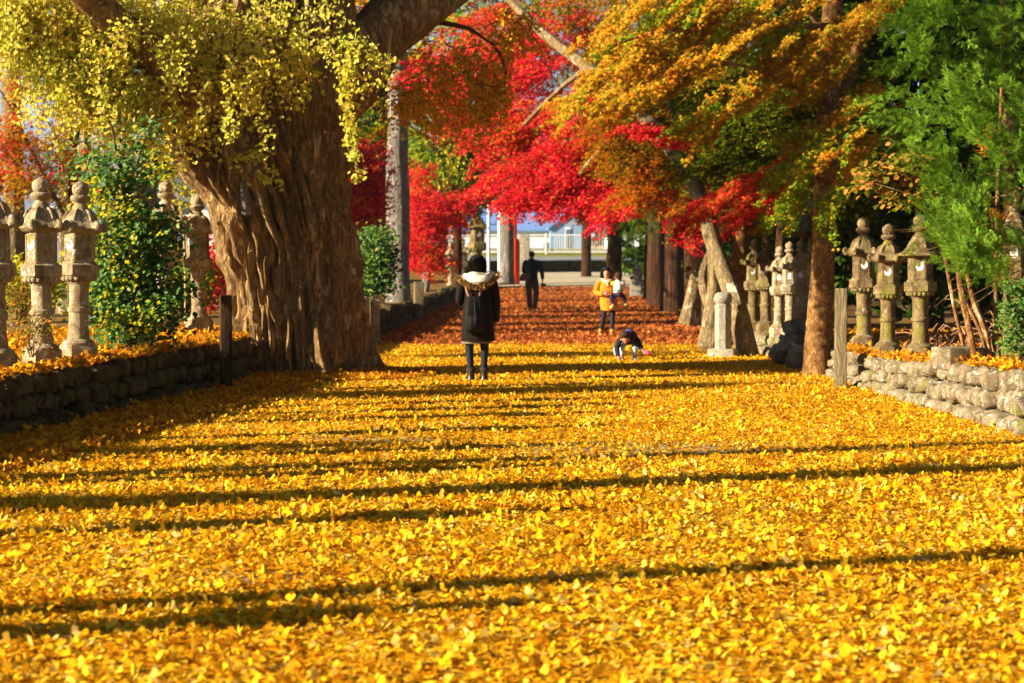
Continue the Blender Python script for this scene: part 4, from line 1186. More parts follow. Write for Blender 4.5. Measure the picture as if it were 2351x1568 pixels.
cs = tree("camellia_shrub", 22.0, 300, 790, "glossy dark green shrub growing between the left stone lanterns", cat="shrub")
limbs(cs, "twig", [[(300, 800, 21.6, 16), (290, 650, 21.6, 14), (285, 450, 21.7, 10), (262, 320, 21.8, 5), (255, 285, 21.8, 3)], [(305, 800, 21.6, 12), (340, 650, 21.5, 9), (370, 560, 21.4, 5)], [(290, 600, 21.6, 8), (240, 480, 21.6, 5), (230, 400, 21.6, 3)], [(300, 700, 21.6, 8), (380, 690, 21.4, 5), (430, 660, 21.3, 3)], [(285, 450, 21.7, 6), (320, 360, 21.7, 4), (345, 285, 21.7, 2)]], name="stems", n=8)
G = []
for b in [(300, 620, 21.5, 80, 70, .5, 33), (330, 540, 21.5, 80, 50, .5, 27), (270, 520, 21.5, 60, 60, .5, 22), (260, 680, 21.5, 50, 60, .4, 19), (330, 710, 21.5, 70, 50, .5, 25), (290, 750, 21.5, 60, 30, .4, 14), (400, 690, 21.3, 40, 50, .3, 5), (260, 430, 21.6, 60, 60, .5, 16), (300, 400, 21.6, 50, 60, .5, 11), (240, 600, 21.5, 30, 60, .3, 10), (370, 620, 21.4, 40, 40, .4, 5), (380, 560, 21.4, 40, 24, .3, 3)]:
    G.append(sprays(b, 34, .075, (-.2, -.4, .5), (.3, .65), .15, .08, 1.0, droop=.1, tmp="oval"))
for b in [(255, 350, 21.7, 40, 50, .3, 9), (320, 310, 21.7, 40, 30, .3, 7), (220, 380, 21.7, 40, 40, .3, 8), (160, 360, 21.9, 50, 40, .3, 5), (345, 285, 21.7, 12, 12, .1, 2)]:
    G.append(sprays(b, 18, .06, (.2, -.2, .8), (.3, .6), .07, .05, .7, droop=0, tmp="oval"))
leaves(G, "foliage", "camellia_leaf", cs, cs.location)
G = []
for b in [(270, 560, 21.2, 70, 110, .3, 44), (235, 450, 21.3, 40, 60, .3, 22), (320, 720, 21.2, 60, 40, .3, 20)]:
    G.append(sprays(b, 14, .06, (-.2, -.4, .5), (.25, .5), .14, .06, .9, droop=.1, tmp="oval"))
leaves(G, "sunlit_leaves", "lime_leaf", cs, cs.location)  # sunlight put into the colour: yellower leaves where the shrub is lit

yt = tree("sapling", 29, 410, 770, "slender young tree with lime leaves against the blue hill", cat="tree", z=.5)
limbs(yt, "pale_twig", [[(425, 790, 29, 7), (425, 600, 29, 6), (415, 480, 29, 4), (395, 400, 29, 3), (375, 350, 29, 2)], [(425, 600, 29, 5), (440, 480, 29, 3), (438, 410, 29, 2)], [(415, 480, 29, 3), (380, 440, 29, 2), (352, 375, 29, 2)]], n=6)
G = []
for b in [(375, 355, 29, 30, 20, .3, 9), (400, 390, 29, 30, 30, .3, 10), (430, 440, 29, 20, 50, .3, 8), (360, 380, 29, 24, 14, .2, 5), (390, 470, 29, 20, 40, .3, 4)]:
    G.append(sprays(b, 22, .065, (0, -.2, .6), (.25, .5), .08, .05, .8, tmp="oval"))
leaves(G, "foliage", "lime_leaf", yt, yt.location)
# small weeds at the foot of the left lanterns
for i, (x, y, D, lab) in enumerate([(75, 790, 18.3, "spindly weed with reddish leaves between the two nearest left lanterns"), (35, 720, 20.5, "olive and rust weed clump behind the nearest left lanterns")]):
    w = tree("weed", D, x, y, lab, cat="plant")
    G = [sprays((x, y - 30, D, 26, 50, .25, 22 + i * 30), 12, .035, (0, -.2, .8), (.2, .4), .05, .03, .7, tmp="oval")]
    mb = MB()
    for k in range(6): px_tube(mb, [(x + random.uniform(-8, 8), y + 30, D, 3), (x + random.uniform(-24, 24), y - 20, D, 2), (x + random.uniform(-30, 30), y - 70, D, 1.5)], 4)
    mb.build("stems", "twig", w, origin=w.location)
    leaves(G, "foliage", "salmon_leaf", w, w.location)

dup(cs, (-5.6, 14.9, .48), 1.2, "unseen glossy shrub added to shade the leaves, behind the left lanterns, farther one", .62)  # unseen shrubs added to cast wider shade on the near leaves
dup(cs, (-6.0, 11.0, .48), 2.4, "unseen glossy shrub added to shade the leaves, behind the left lanterns, nearer one", .55)
# behind the ginkgo: grey trunk, red maples, camellia
gt = tree("cedar_tree", 51, 915, 738, "tall pale grey trunk beside the red leaf path, right of the big ginkgo", z=0)
limbs(gt, "grey_bark", [[(918, 755, 51, 74), (917, 728, 51, 62), (914, 640, 51, 56), (913, 480, 51, 54), (912, 330, 51, 50), (914, 200, 51, 46), (918, 0, 51, 42), (920, -300, 51, 30)], [(905, 745, 50.6, 24), (880, 760, 50.2, 12)], [(925, 745, 50.5, 20), (945, 762, 50, 10)], [(914, 240, 51, 10), (970, 250, 50.6, 7), (1010, 300, 50.4, 5), (1050, 285, 50.2, 4)], [(914, 265, 51, 8), (1000, 315, 50.6, 5), (1055, 300, 50.4, 4), (1060, 380, 50.4, 3)]], rough=.16, n=24)
G = []
for b in [(1040, 330, 50.4, 30, 60, .5, 12), (920, 110, 51, 80, 80, 1.6, 34), (980, 40, 51, 100, 60, 2, 34)]:
    G += twigs(b, 16, .10, (.4, .9), .8, "oval", .08)
leaves(G, "foliage", "lime_leaf", gt, gt.location)
r2 = tree("maple_tree", 47, 820, 700, "scarlet maple seen in the gap between the big ginkgo and the grey trunk", z=.4)
limbs(r2, "grey_bark", [[(815, 720, 47, 12), (812, 600, 47, 11), (803, 500, 47, 10), (810, 420, 47, 9), (830, 330, 47, 6)], [(803, 500, 47, 7), (860, 400, 47, 4)]], n=8)
G = [sprays(b, 64, .066, mv, (.6, 1.2), .25) for b in [(805, 380, 46, 50, 60, 1.2, 50), (845, 400, 46, 34, 80, 1.0, 46), (815, 460, 46, 50, 50, 1, 40), (848, 480, 46, 30, 50, .9, 24), (760, 420, 46.5, 60, 80, 1, 30), (845, 530, 46, 30, 30, 1, 10)]]
leaves(G, "foliage", "red_leaf", r2, r2.location)
G = [sprays(b, 30, .10, mv, (.6, 1.2), .25, tmp="card") for b in [(820, 260, 48, 50, 40, 1, 12), (850, 300, 48, 26, 40, 1, 14), (810, 300, 48, 40, 30, 1, 8)]]
leaves(G, "rusty_foliage", "green_orange_leaf", r2, r2.location)
r3 = tree("maple_tree", 58, 985, 660, "low scarlet maple spreading over the left wall of the red path", z=.5)
limbs(r3, "grey_bark", [[(975, 670, 58, 20), (985, 600, 58, 16), (1000, 500, 58, 11), (1010, 420, 58, 7)], [(985, 600, 58, 10), (950, 500, 58, 6)], [(990, 560, 58, 9), (1040, 480, 57.6, 5)]], n=9)
G = [sprays(b, 66, .070, (.5, -.4, -.25), (.6, 1.4), .28) for b in [(972, 480, 58, 30, 50, 1.3, 44), (1010, 490, 57.5, 60, 30, 1.3, 46), (975, 550, 57.5, 40, 40, 1.3, 40), (1020, 455, 57.5, 50, 24, 1, 20), (972, 600, 57.5, 24, 30, 1, 16), (1000, 600, 57.5, 26, 26, 1, 12), (962, 410, 58, 26, 50, 1, 20), (1050, 470, 57, 30, 18, .8, 10)]]
leaves(G, "foliage", "red_leaf", r3, r3.location)
c2 = tree("camellia_shrub", 42, 860, 710, "dark camellia with glinting leaves left of the grey trunk", cat="shrub", z=.4)
limbs(c2, "twig", [[(858, 725, 42, 8), (858, 640, 42, 6), (862, 560, 42, 4)]], name="stems", n=6)
G = [sprays(b, 34, .085, (-.2, -.4, .5), (.3, .6), .16, .08, .9, droop=.1, tmp="oval") for b in [(850, 560, 42, 40, 40, .6, 40), (865, 620, 42, 36, 60, .6, 50), (840, 650, 42, 26, 40, .5, 22), (880, 570, 41.6, 26, 40, .5, 20)]]
leaves(G, "foliage", "camellia_leaf", c2, c2.location)

# green tree in the middle distance, left of the red crown
mg = tree("broadleaf_tree", 72, 1040, 640, "green and olive tree in the distance behind the scarlet maple")
limbs(mg, "cedar_bark", [[(1050, 660, 72, 24), (1050, 500, 72, 20), (1045, 300, 72, 14), (1040, 100, 72, 8)]])
G = [sprays(b, 40, .16, (-.3, -.3, -.3), (.8, 1.6), .4, .1, .9, tmp="card") for b in [(1000, 330, 72, 70, 60, 2, 60), (1060, 420, 72, 60, 60, 2, 60), (1080, 330, 72, 60, 60, 2, 50), (1000, 420, 72, 50, 40, 2, 30), (1040, 240, 72, 90, 60, 2, 50), (1100, 450, 72, 40, 24, 1.5, 18), (1060, 120, 72, 120, 90, 2.4, 60), (960, 250, 72, 60, 60, 2, 26), (1060, 20, 74, 130, 60, 2, 34), (1190, 60, 74, 100, 70, 2, 40)]]
leaves(G, "foliage", "mid_green_leaf", mg, mg.location)


# cedars: dark wall of trees along the right side and in the distance
def cedar(X, D, trunk_w, h, spread, label, mat="dark_conifer_leaf", low=2.0, n=110, group="dark cedars behind the right terrace", leafsize=.26, bark="cedar_bark", per=44, leaf_t="card"):
    root = thing("cedar_tree", (X, D, (zr(D) if X > 0 else zl(D)) - .05), label, "tree", group)
    mb = MB()
    mb.tube([(0, 0, -.1), (0, 0, .35), (.03, 0, h * .3), (0, .03, h * .7), (0, 0, h)], [trunk_w * .72, trunk_w * .52, trunk_w * .45, trunk_w * .3, .05], 16, .12, 4, X, sub=4)
    bt = []
    for i in range(n):
        z = low + (h - low) * random.random()
        a = random.uniform(0, 6.283)
        l = spread * (1.05 - .75 * (z - low) / (h - low)) * random.uniform(.6, 1.1)
        tip = Vector((math.cos(a) * l, math.sin(a) * l, z - .22 * l))
        if i % 2 == 0: mb.tube([(0, 0, z), tip * .5 + Vector((0, 0, z * .5 + .05)), tip], [.035, .025, .008], 4)
        m = int(per * random.uniform(.6, 1.3))
        tt = rng.random(m) ** .7
        P = np.outer(1 - tt, (0, 0, z)) + np.outer(tt, tip) + rng.normal(0, .16 + .05 * spread, (m, 3))
        P[:, 2] -= .3 * rng.random(m)
        Tp = np.tile((math.cos(a) * .6, math.sin(a) * .6, -.65), (m, 1)) + rnd(m, .35)
        bt.append((leaf_t, P + np.array(root.location), np.tile((-.3, -.3, .6), (m, 1)) + rnd(m, .7), Tp, leafsize * rng.uniform(.6, 1.2, m)))
    mb.build("trunk", bark, root)
    leaves(bt, "foliage", mat, root, root.location)
    return root


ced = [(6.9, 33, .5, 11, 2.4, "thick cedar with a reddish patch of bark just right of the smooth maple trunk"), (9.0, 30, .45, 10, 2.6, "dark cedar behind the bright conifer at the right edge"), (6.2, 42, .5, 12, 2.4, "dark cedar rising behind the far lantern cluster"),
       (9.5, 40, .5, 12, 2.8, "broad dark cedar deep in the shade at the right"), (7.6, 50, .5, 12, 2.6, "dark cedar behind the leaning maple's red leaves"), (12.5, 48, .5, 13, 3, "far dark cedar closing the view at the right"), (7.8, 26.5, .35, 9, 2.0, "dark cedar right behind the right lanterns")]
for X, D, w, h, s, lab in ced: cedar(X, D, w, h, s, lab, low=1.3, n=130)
far = [(4.72, 58.5, .66, 15, 2.4, "thick dark cedar trunk at the right side of the red path"), (4.80, 66, .66, 15, 2.4, "brown lit cedar trunk under the hanging green foliage"), (5.6, 62, .6, 14, 2.2, "slim dark cedar between the two thick trunks at the red path"), (5.0, 72, .45, 14, 2.0, "narrow dark trunk behind the brown lit cedar")]
for X, D, w, h, s, lab in far: cedar(X, D, w, h, s, lab, "mid_green_leaf" if D in (66,) else "dark_conifer_leaf", low=2.9, n=90, group="cedars at the right of the red path", leafsize=.34, leaf_t="frond2", per=26)
for i, (x, D, w, lab) in enumerate([(1163, 84, .62, "pale mottled trunk at the end of the path, left of the red pole"), (1410, 76, .58, "dark bluish trunk behind the woman in orange"), (1346, 92, .45, "short dark trunk in front of the blue house")]):
    p = at(x, 600, D)
    cedar(p.x, D, w, 16, 3.2, lab, "mid_green_leaf", low=4.2, n=90, group="trees at the end of the path", leafsize=.38, leaf_t="frond2", per=26, bark=("grey_bark", "cedar_bark", "cedar_bark")[i])
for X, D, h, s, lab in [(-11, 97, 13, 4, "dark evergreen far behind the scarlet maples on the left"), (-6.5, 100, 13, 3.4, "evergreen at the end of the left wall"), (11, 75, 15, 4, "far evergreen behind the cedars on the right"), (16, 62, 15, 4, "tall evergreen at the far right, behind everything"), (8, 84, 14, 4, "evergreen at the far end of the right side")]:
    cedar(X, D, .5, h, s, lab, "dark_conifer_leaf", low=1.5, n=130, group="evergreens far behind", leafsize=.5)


for i, (x, y, D, w, h, m_, lab) in enumerate([(10, 640, 33, 150, 60, "lime_leaf", "yellow green hedge behind the nearest left lanterns"), (240, 650, 36, 120, 70, "mid_green_leaf", "green bush far behind the glossy shrub on the left"), (480, 620, 40, 60, 90, "red_leaf", "small scarlet bush peeping left of the big trunk"), (420, 640, 37, 60, 60, "mid_green_leaf", "low olive bush behind the pair of farther left lanterns")]):
    hb = thing("bush", Vector((at(x, 700, D).x, D, zl(D))), lab, "bush")
    mb = MB(); mb.tube([(0, 0, -.05), (.05, 0, .5), (0, 0, .9)], [.05, .04, .015], 7); mb.build("stem", "twig", hb)
    leaves([sprays((x, y, D, w, h, .8, 60), 34, .10, (0, -.2, .4), (.4, .8), .2, .1, .9, tmp="oval")], "foliage", m_, hb, hb.location)

for X, D, h, lab in [(-16, 41, 13, "unseen narrow cypress added to shade the red path, nearest of four"), (-17, 47.5, 14, "unseen narrow cypress added to shade the red path, second of four"), (-18.5, 56, 14, "unseen narrow cypress added to shade the red path, third of four"), (-19.5, 63, 15, "unseen narrow cypress added to shade the red path, farthest of four")]:
    cedar(X, D, .4, h, .9, lab, low=1.0, n=110, group="unseen cypresses added to shade the red path", leafsize=.4, per=26)  # unseen trees added to throw shadow bands over the red path
for X, D, w, h, sp, lab in [(8.6, 13, .5, 13, 3.4, "unseen cedar added to block sky, at the right, nearest the arborvitae"), (9.2, 6.5, .5, 13, 3.4, "unseen cedar added to block sky, at the right, abreast of the near leaves"), (9.0, -1, .5, 13, 3.6, "unseen cedar added to block sky, beside the camera"), (6.5, -9, .5, 13, 3.8, "unseen cedar added to block sky, behind the camera on the right"), (1.0, -13, .5, 13, 3.8, "unseen cedar added to block sky, right behind the camera"), (13, 10, .5, 14, 4, "unseen cedar added to block sky, in the second row at the right"), (13, 1, .5, 14, 4, "unseen cedar added to block sky, in the second row beside the camera")]:
    cedar(X, D, w, h, sp, lab, low=2.2, n=100, group="unseen cedars added to block sky", leafsize=.5, per=26)  # unseen trees added beside the camera to cut the sky's fill light

# bare slender trees beyond the left wall: their trunks draw the long shadows over the leaves
for i, (x, y, h, w, lab) in enumerate([(-13.5, 4.33, 11, .16, "slender bare tree beyond the left frame edge, nearest the camera"), (-14, 8.0, 11, .30, "slender bare tree beyond the left frame edge, middle of three"), (-14.5, 9.7, 11, .20, "slender bare tree beyond the left frame edge, farthest of three"),
                                       (-6.6, 31, 7, .09, "slender tree behind the left terrace, hidden by the great ginkgo"), (-6.2, 44, 9, .16, "slim tree behind the left wall of the red path"), (-5.2, 55, 10, .2, "straight tree behind the scarlet maple on the left"), (-6.4, 63, 10, .25, "far straight tree left of the red path"), (-9.5, 38, 10, .2, "straight tree deep behind the left terrace, nearest of the far four"), (-10.5, 47, 10, .22, "straight tree deep behind the left terrace, second of the far four"), (-11, 57, 11, .28, "straight tree deep behind the left terrace, third of the far four"), (-12, 66, 11, .3, "straight tree deep behind the left terrace, farthest of the far four")]):
    r_ = thing("slim_tree", (x, y, (zl(y) if x > -12 else -.3) - .1), lab, "tree", "slim trees left of the path")
    mb = MB()
    mb.tube([(0, 0, -.1), (.03, 0, 1.5), (-.03, .04, h * .5), (0, 0, h)], [w * 1.25, w, w * .9, w * .4], 10, .12, 3, i, sub=5)
    for k in range(9):
        z = h * random.uniform(.6, .98); a = random.uniform(0, 6.28); l = random.uniform(.5, 1.3)
        mb.tube([(0, 0, z), (math.cos(a) * l * .5, math.sin(a) * l * .5, z + .3), (math.cos(a) * l, math.sin(a) * l, z + .75)], [w * .3, w * .22, .006], 5)
    mb.build("trunk", "maple_bark", r_)


# ------------------------------------------------------------------ people
M["skin"] = plain("skin", (.52, .25, .14), .5, .08, 30)
M["black_hair"] = plain("black_hair", (.010, .008, .007), .6, .4, 40, .4, .15)
M["brown_hair"] = plain("brown_hair", (.04, .018, .010), .6, .4, 40, .4, .2)
M["dark_coat"] = plain("dark_brown_wool", (.016, .009, .006), .95, .35, 25, .3, .1)
M["cream_lining"] = plain("cream_fleece", (.62, .58, .46), .9, .1, 30, .3)
M["hair_strand"] = leaf_mat("hair_strand", [(0, (.006, .005, .004)), (1, (.022, .016, .012))], trans=.05)
M["brown_fur"] = leaf_mat("brown_fur", [(0, (.16, .08, .025)), (.6, (.36, .19, .055)), (1, (.55, .34, .12))], trans=.2)
M["tights"] = plain("black_tights", (.010, .012, .022), .8, .3, 30)
M["black_boot"] = plain("black_boot", (.014, .011, .010), .4, .3, 30, spec=.5)
M["boot_cuff"] = plain("grey_boot_cuff", (.035, .027, .02), .95, .3, 60)
M["skirt"] = plain("checked_skirt", (.16, .13, .09), .9, .5, 60)
M["black_leather"] = plain("black_leather", (.009, .008, .006), .7, .4, 20, .3, .15)
M["tan_leather"] = plain("tan_leather", (.34, .15, .08), .6, .2, 30)
M["orange_coat"] = plain("orange_coat", (.66, .23, .016), .9, .12, 14, .3, .1)
M["orange_boot"] = plain("orange_suede", (.74, .26, .02), .9, .15, 20)
M["yellow_knit"] = plain("yellow_knit", (.85, .52, .02), .9, .1, 40)
M["white_knit"] = plain("white_knit", (.78, .80, .72), .9, .1, 40)
M["teal_cloth"] = plain("teal_cloth", (.03, .30, .30), .9, .2, 40)
M["navy_cloth"] = plain("navy_cloth", (.015, .018, .07), .9, .3, 30)
M["pink_plastic"] = plain("pink_plastic", (.85, .03, .16), .4, .1, 20, spec=.5)
M["lime_shoe"] = plain("lime_shoe", (.62, .66, .16), .6, .15, 30)
M["blue_shoe"] = plain("blue_shoe", (.06, .28, .62), .6, .15, 30)
M["black_jacket"] = plain("black_jacket", (.012, .013, .018), .8, .35, 18, .3)
M["blue_trim"] = plain("blue_trim", (.04, .10, .55), .8, .1, 20)
M["pale_jeans"] = plain("pale_jeans", (.50, .60, .74), .9, .15, 30)
M["stripe"] = plain("pale_stripe", (.55, .62, .74), .9, .1, 30)
M["grey_trousers"] = plain("grey_brown_trousers", (.075, .055, .038), .9, .35, 16, .3)
M["brown_bag"] = plain("brown_bag", (.12, .055, .02), .6, .3, 10)
M["camera_black"] = plain("camera_black", (.02, .02, .022), .4, .2, 20)
M["lip"] = plain("lip", (.40, .09, .07), .5, .05)
M["eye"] = plain("eye_dark", (.012, .009, .008), .25, .05)


def fingers(pts, edges, palm, wrist, side, k, curl=.3, s=1.0):
    """four unequal bent fingers and a thumb rooted in the palm"""
    p, w = Vector(pts[palm][:3]), Vector(pts[wrist][:3])
    d = (p - w).normalized()
    u = Vector(side); u = (u - d * u.dot(d)).normalized()
    n = d.cross(u)
    for i, (o, l) in enumerate([(-.026, .062), (-.009, .074), (.009, .070), (.026, .055)]):
        a = p + u * o * s + d * .028 * s
        b = a + d * l * .5 * s + n * curl * .012 * s
        c = b + d * l * .5 * s * (1 - curl * .3) + n * curl * .03 * s
        for q, v, r in (("a", a, .0095), ("b", b, .0085), ("c", c, .007)):
            pts[f"{k}f{i}{q}"] = (*v, r * s)
        edges += [(palm, f"{k}f{i}a"), (f"{k}f{i}a", f"{k}f{i}b"), (f"{k}f{i}b", f"{k}f{i}c")]
    a = p - u * .036 * s - d * .012 * s
    b = a - u * .016 * s + d * .032 * s + n * .008 * s
    pts[k + "ta"], pts[k + "tb"] = (*a, .011 * s), (*b, .0085 * s)
    edges += [(palm, k + "ta"), (k + "ta", k + "tb")]


def skin_body(root, pts, edges, mats, pick, first="pelvis"):
    names = [first] + [k for k in pts if k != first]
    ix = {k: i for i, k in enumerate(names)}
    me = bpy.data.meshes.new("body")
    me.from_pydata([pts[k][:3] for k in names], [(ix[a], ix[b]) for a, b in edges], [])
    o = bpy.data.objects.new("body", me)
    C.objects.link(o)
    m = o.modifiers.new("skin", 'SKIN')
    m.use_smooth_shade = True
    for k, v in zip(names, me.skin_vertices[0].data):
        r = pts[k][3]
        v.radius = (r, r) if not hasattr(r, "__len__") else r
    me.skin_vertices[0].data[0].use_root = True
    s = o.modifiers.new("sub", 'SUBSURF'); s.levels = s.render_levels = 1
    dg = bpy.context.evaluated_depsgraph_get(); dg.update()
    new = bpy.data.meshes.new_from_object(o.evaluated_get(dg))
    bpy.data.objects.remove(o); bpy.data.meshes.remove(me)
    new.name = "body"
    new.materials.clear()
    for mt in mats: new.materials.append(M[mt])
    for p in new.polygons:
        p.use_smooth = True
        p.material_index = pick(p.center)
    b = bpy.data.objects.new("body", new)
    C.objects.link(b); b.parent = root
    return b


SPINE = [("pelvis", "waist"), ("waist", "chest"), ("chest", "neck"), ("neck", "jaw"), ("jaw", "head"), ("head", "crown")]


def chain(edges, *ks):
    edges += list(zip(ks[:-1], ks[1:]))


def face(root, c, fwd, s=1.0, tilt=0.0):
    """nose, eyes, mouth, ears on a head whose centre is c"""
    f = Vector(fwd).normalized(); u = Vector((0, 0, 1)); u = (u - f * u.dot(f)).normalized(); r = f.cross(u)
    c = Vector(c)
    for k in (-1, 1):
        b = MB(); b.ball(c + f * .083 * s + r * .031 * s * k + u * .002 * s, (.013 * s, .008 * s, .007 * s), seg=10); b.build("eye", "eye", root)
        b = MB(); b.tube([c + f * .086 * s + r * .015 * s * k + u * .020 * s, c + f * .084 * s + r * .046 * s * k + u * .02 * s], [.004 * s, .003 * s], 6); b.build("eyebrow", "black_hair", root)
        b = MB(); b.ball(c + r * .083 * s * k - u * .01 * s, (.012 * s, .018 * s, .03 * s), seg=10); b.build("ear", "skin", root)
    b = MB(); b.tube([c + f * .084 * s + u * .008 * s, c + f * .100 * s - u * .022 * s, c + f * .085 * s - u * .03 * s], [.008 * s, .013 * s, .008 * s], 8, sub=2); b.build("nose", "skin", root)
    b = MB(); b.ball(c + f * .078 * s - u * .052 * s, (.022 * s, .010 * s, .007 * s), seg=10); b.build("mouth", "lip", root)


# --- woman from behind, hooded dark coat
wp = at(1097, 874, 25.1); wp.z = .0
wo = thing("person", wp, "woman from behind in a dark coat with cream hood and fur trim", "person", rz=R(7))
pts = {"pelvis": (0, 0, .80, .13), "waist": (0, 0, .95, .11), "chest": (0, .01, 1.15, .125), "neck": (0, .015, 1.325, .05), "jaw": (0, .03, 1.40, .064), "head": (0, .03, 1.48, .084), "crown": (0, .025, 1.545, .06),
       "shR": (.155, 0, 1.25, .052), "elR": (.215, -.01, 1.00, .040), "wrR": (.228, .05, .775, .026), "paR": (.228, .065, .72, (.034, .016)),
       "shL": (-.155, 0, 1.25, .052), "elL": (-.215, .01, 1.01, .040), "wrL": (-.12, .21, 1.06, .026), "paL": (-.08, .25, 1.09, (.034, .016)),
       "hiR": (.085, 0, .74, .088), "knR": (.088, .015, .42, .058), "anR": (.075, -.01, .09, .038), "toR": (.085, .14, .035, .032),
       "hiL": (-.085, 0, .74, .088), "knL": (-.105, .02, .42, .058), "anL": (-.085, 0, .09, .038), "toL": (-.11, .14, .035, .032)}
ed = list(SPINE)
chain(ed, "chest", "shR", "elR", "wrR", "paR"); chain(ed, "chest", "shL", "elL", "wrL", "paL"); chain(ed, "pelvis", "hiR", "knR", "anR", "toR"); chain(ed, "pelvis", "hiL", "knL", "anL", "toL")
fingers(pts, ed, "paR", "wrR", (0, 1, 0), "r", .6); fingers(pts, ed, "paL", "wrL", (1, 0, 0), "l", .8)
skin_body(wo, pts, ed, ["skin", "tights"], lambda c: 1 if c.z < .68 and abs(c.x) < .2 else 0)
face(wo, (0, .03, 1.455), (0, 1, 0))
mb = MB(); mb.ell([(0, .005, 1.375, .078, .075), (0, 0, 1.40, .098, .092), (0, .005, 1.45, .104, .100), (0, .01, 1.50, .105, .102), (0, .012, 1.545, .096, .096), (0, .015, 1.578, .07, .072), (0, .018, 1.594, .03, .032)], 26, .03, 2)
hr = mb.build("hair", "black_hair", wo)
n = 500
a = rng.uniform(0, 2 * math.pi, n); zz_ = rng.uniform(1.39, 1.56, n); rr_ = np.interp(zz_, [1.38, 1.45, 1.51, 1.56], [.094, .103, .104, .088])
P = np.stack([rr_ * np.cos(a), .006 + rr_ * np.sin(a) * .97, zz_], 1)
leaves([("lance", P, np.stack([np.cos(a), np.sin(a), .1 + 0 * a], 1) + rnd(n, .15), np.tile((0, 0, -1.0), (n, 1)) + rnd(n, .12), rng.uniform(.03, .055, n))], "hair_strands", "hair_strand", hr, (0, 0, 0)).location = (0, 0, 0)
mb = MB(); mb.ell([(0, 0, .505, .212, .165), (0, 0, .52, .214, .166), (0, 0, .62, .208, .16), (0, 0, .78, .197, .152), (0, 0, .95, .185, .138), (0, 0, 1.10, .188, .132), (0, 0, 1.20, .185, .122), (0, 0, 1.27, .165, .105), (0, .01, 1.33, .105, .085), (0, .015, 1.37, .07, .07)], 36, .05, 5)
mb.build("coat", "dark_coat", wo)
mb = MB(); mb.tube([(.14, 0, 1.265), (.185, 0, 1.23), (.215, -.005, 1.08), (.226, -.01, .98), (.232, .03, .86), (.230, .05, .75)], [.06, .068, .062, .057, .053, .048], 14, .10, 3, 1, sub=3); mb.build("sleeve", "dark_coat", wo)
mb = MB(); mb.tube([(-.14, 0, 1.265), (-.185, 0, 1.23), (-.215, .0, 1.10), (-.222, .02, 1.01), (-.18, .12, 1.03), (-.12, .21, 1.06)], [.06, .068, .062, .057, .053, .046], 14, .10, 3, 2, sub=3); mb.build("sleeve", "dark_coat", wo)
mb = MB(); mb.ell([(-.02, 0, .475, .185, .14), (-.02, 0, .50, .186, .142), (0, 0, .62, .17, .13)], 34, .09, 8); mb.build("skirt", "skirt", wo)
hood = MB()
hood.ball((-.015, -.075, 1.315), (.150, .085, .066), .22, 1, 20)
hood.tube([(-.16, .01, 1.31), (-.09, -.10, 1.285), (.01, -.14, 1.27), (.10, -.11, 1.30), (.16, .0, 1.345)], [.05, .06, .066, .062, .05], 12, .15, 4, 3, sub=4)
ho = hood.build("hood", "cream_lining", wo)
arc = [(-.235, .01, 1.315), (-.19, -.085, 1.255), (-.10, -.155, 1.20), (.0, -.18, 1.185), (.10, -.16, 1.225), (.18, -.10, 1.285), (.235, -.01, 1.35)]
fb = []
A = np.array(arc)
for k in range(900):
    u = random.random() * (len(arc) - 1)
    i = min(int(u), len(arc) - 2)
    p = A[i] * (1 - u + i) + A[i + 1] * (u - i)
    fb.append(p)
P = np.array(fb); n = len(P)
out = P - np.array((0, 0, 1.30)); out[:, 2] *= 1.2
Tp = norm(out) + rnd(n, .55)
leaves([("lance", P + rnd(n, .012), rnd(n), Tp, rng.uniform(.03, .062, n))], "fur_trim", "brown_fur", ho, (0, 0, 0)).location = (0, 0, 0)
mb = MB(); mb.tube([(-.075, .03, 1.375), (-.05, -.05, 1.37), (.0, -.07, 1.366), (.05, -.05, 1.37), (.075, .03, 1.375)], [.02, .024, .024, .024, .02], 8, sub=3); mb.build("collar", "dark_coat", wo)
for s in (-1, 1):
    x = .078 if s > 0 else -.09
    mb = MB(); mb.ell([(x, -.005, .0, .050, .075), (x, .0, .02, .052, .08), (x, .01, .05, .05, .075), (x, -.005, .085, .05, .055), (x, -.008, .16, .05, .052)], 18)
    mb.ball((x + s * .01, .105, .035), (.046, .075, .036), 0, 0, 12)
    bo = mb.build("boot", "black_boot", wo)
    mb = MB(); mb.ell([(x, -.008, .115, .055, .058), (x, -.008, .13, .060, .062), (x, -.008, .155, .060, .062), (x, -.008, .17, .054, .056)], 18, .12, 3); mb.build("cuff", "boot_cuff", bo)

# her backpack
bp = thing("backpack", wp, "black leather backpack with tan straps on the woman's back", "backpack", rz=R(7))
bx = -.065
mb = MB()
def rrect(cx, cy, z, w, d, n=20, p=3.2):
    o = []
    for j in range(n):
        a = 2 * math.pi * j / n
        c, s = math.cos(a), math.sin(a)
        o.append((cx + w * math.copysign(abs(c) ** (2 / p), c), cy + d * math.copysign(abs(s) ** (2 / p), s), z))
    return o
mb.loft([rrect(bx, -.20, .615, .105, .05), rrect(bx, -.205, .64, .118, .07), rrect(bx, -.21, .75, .122, .082), rrect(bx, -.20, .90, .118, .074), rrect(bx, -.185, 1.0, .108, .058), rrect(bx, -.175, 1.05, .09, .042), rrect(bx, -.17, 1.07, .05, .02)])
mb.build("bag", "black_leather", bp)
mb = MB(); mb.loft([rrect(bx, -.275, .66, .07, .018), rrect(bx, -.285, .69, .078, .03), rrect(bx, -.285, .78, .076, .03), rrect(bx, -.275, .82, .07, .02)]); mb.build("front_pocket", "black_leather", bp)
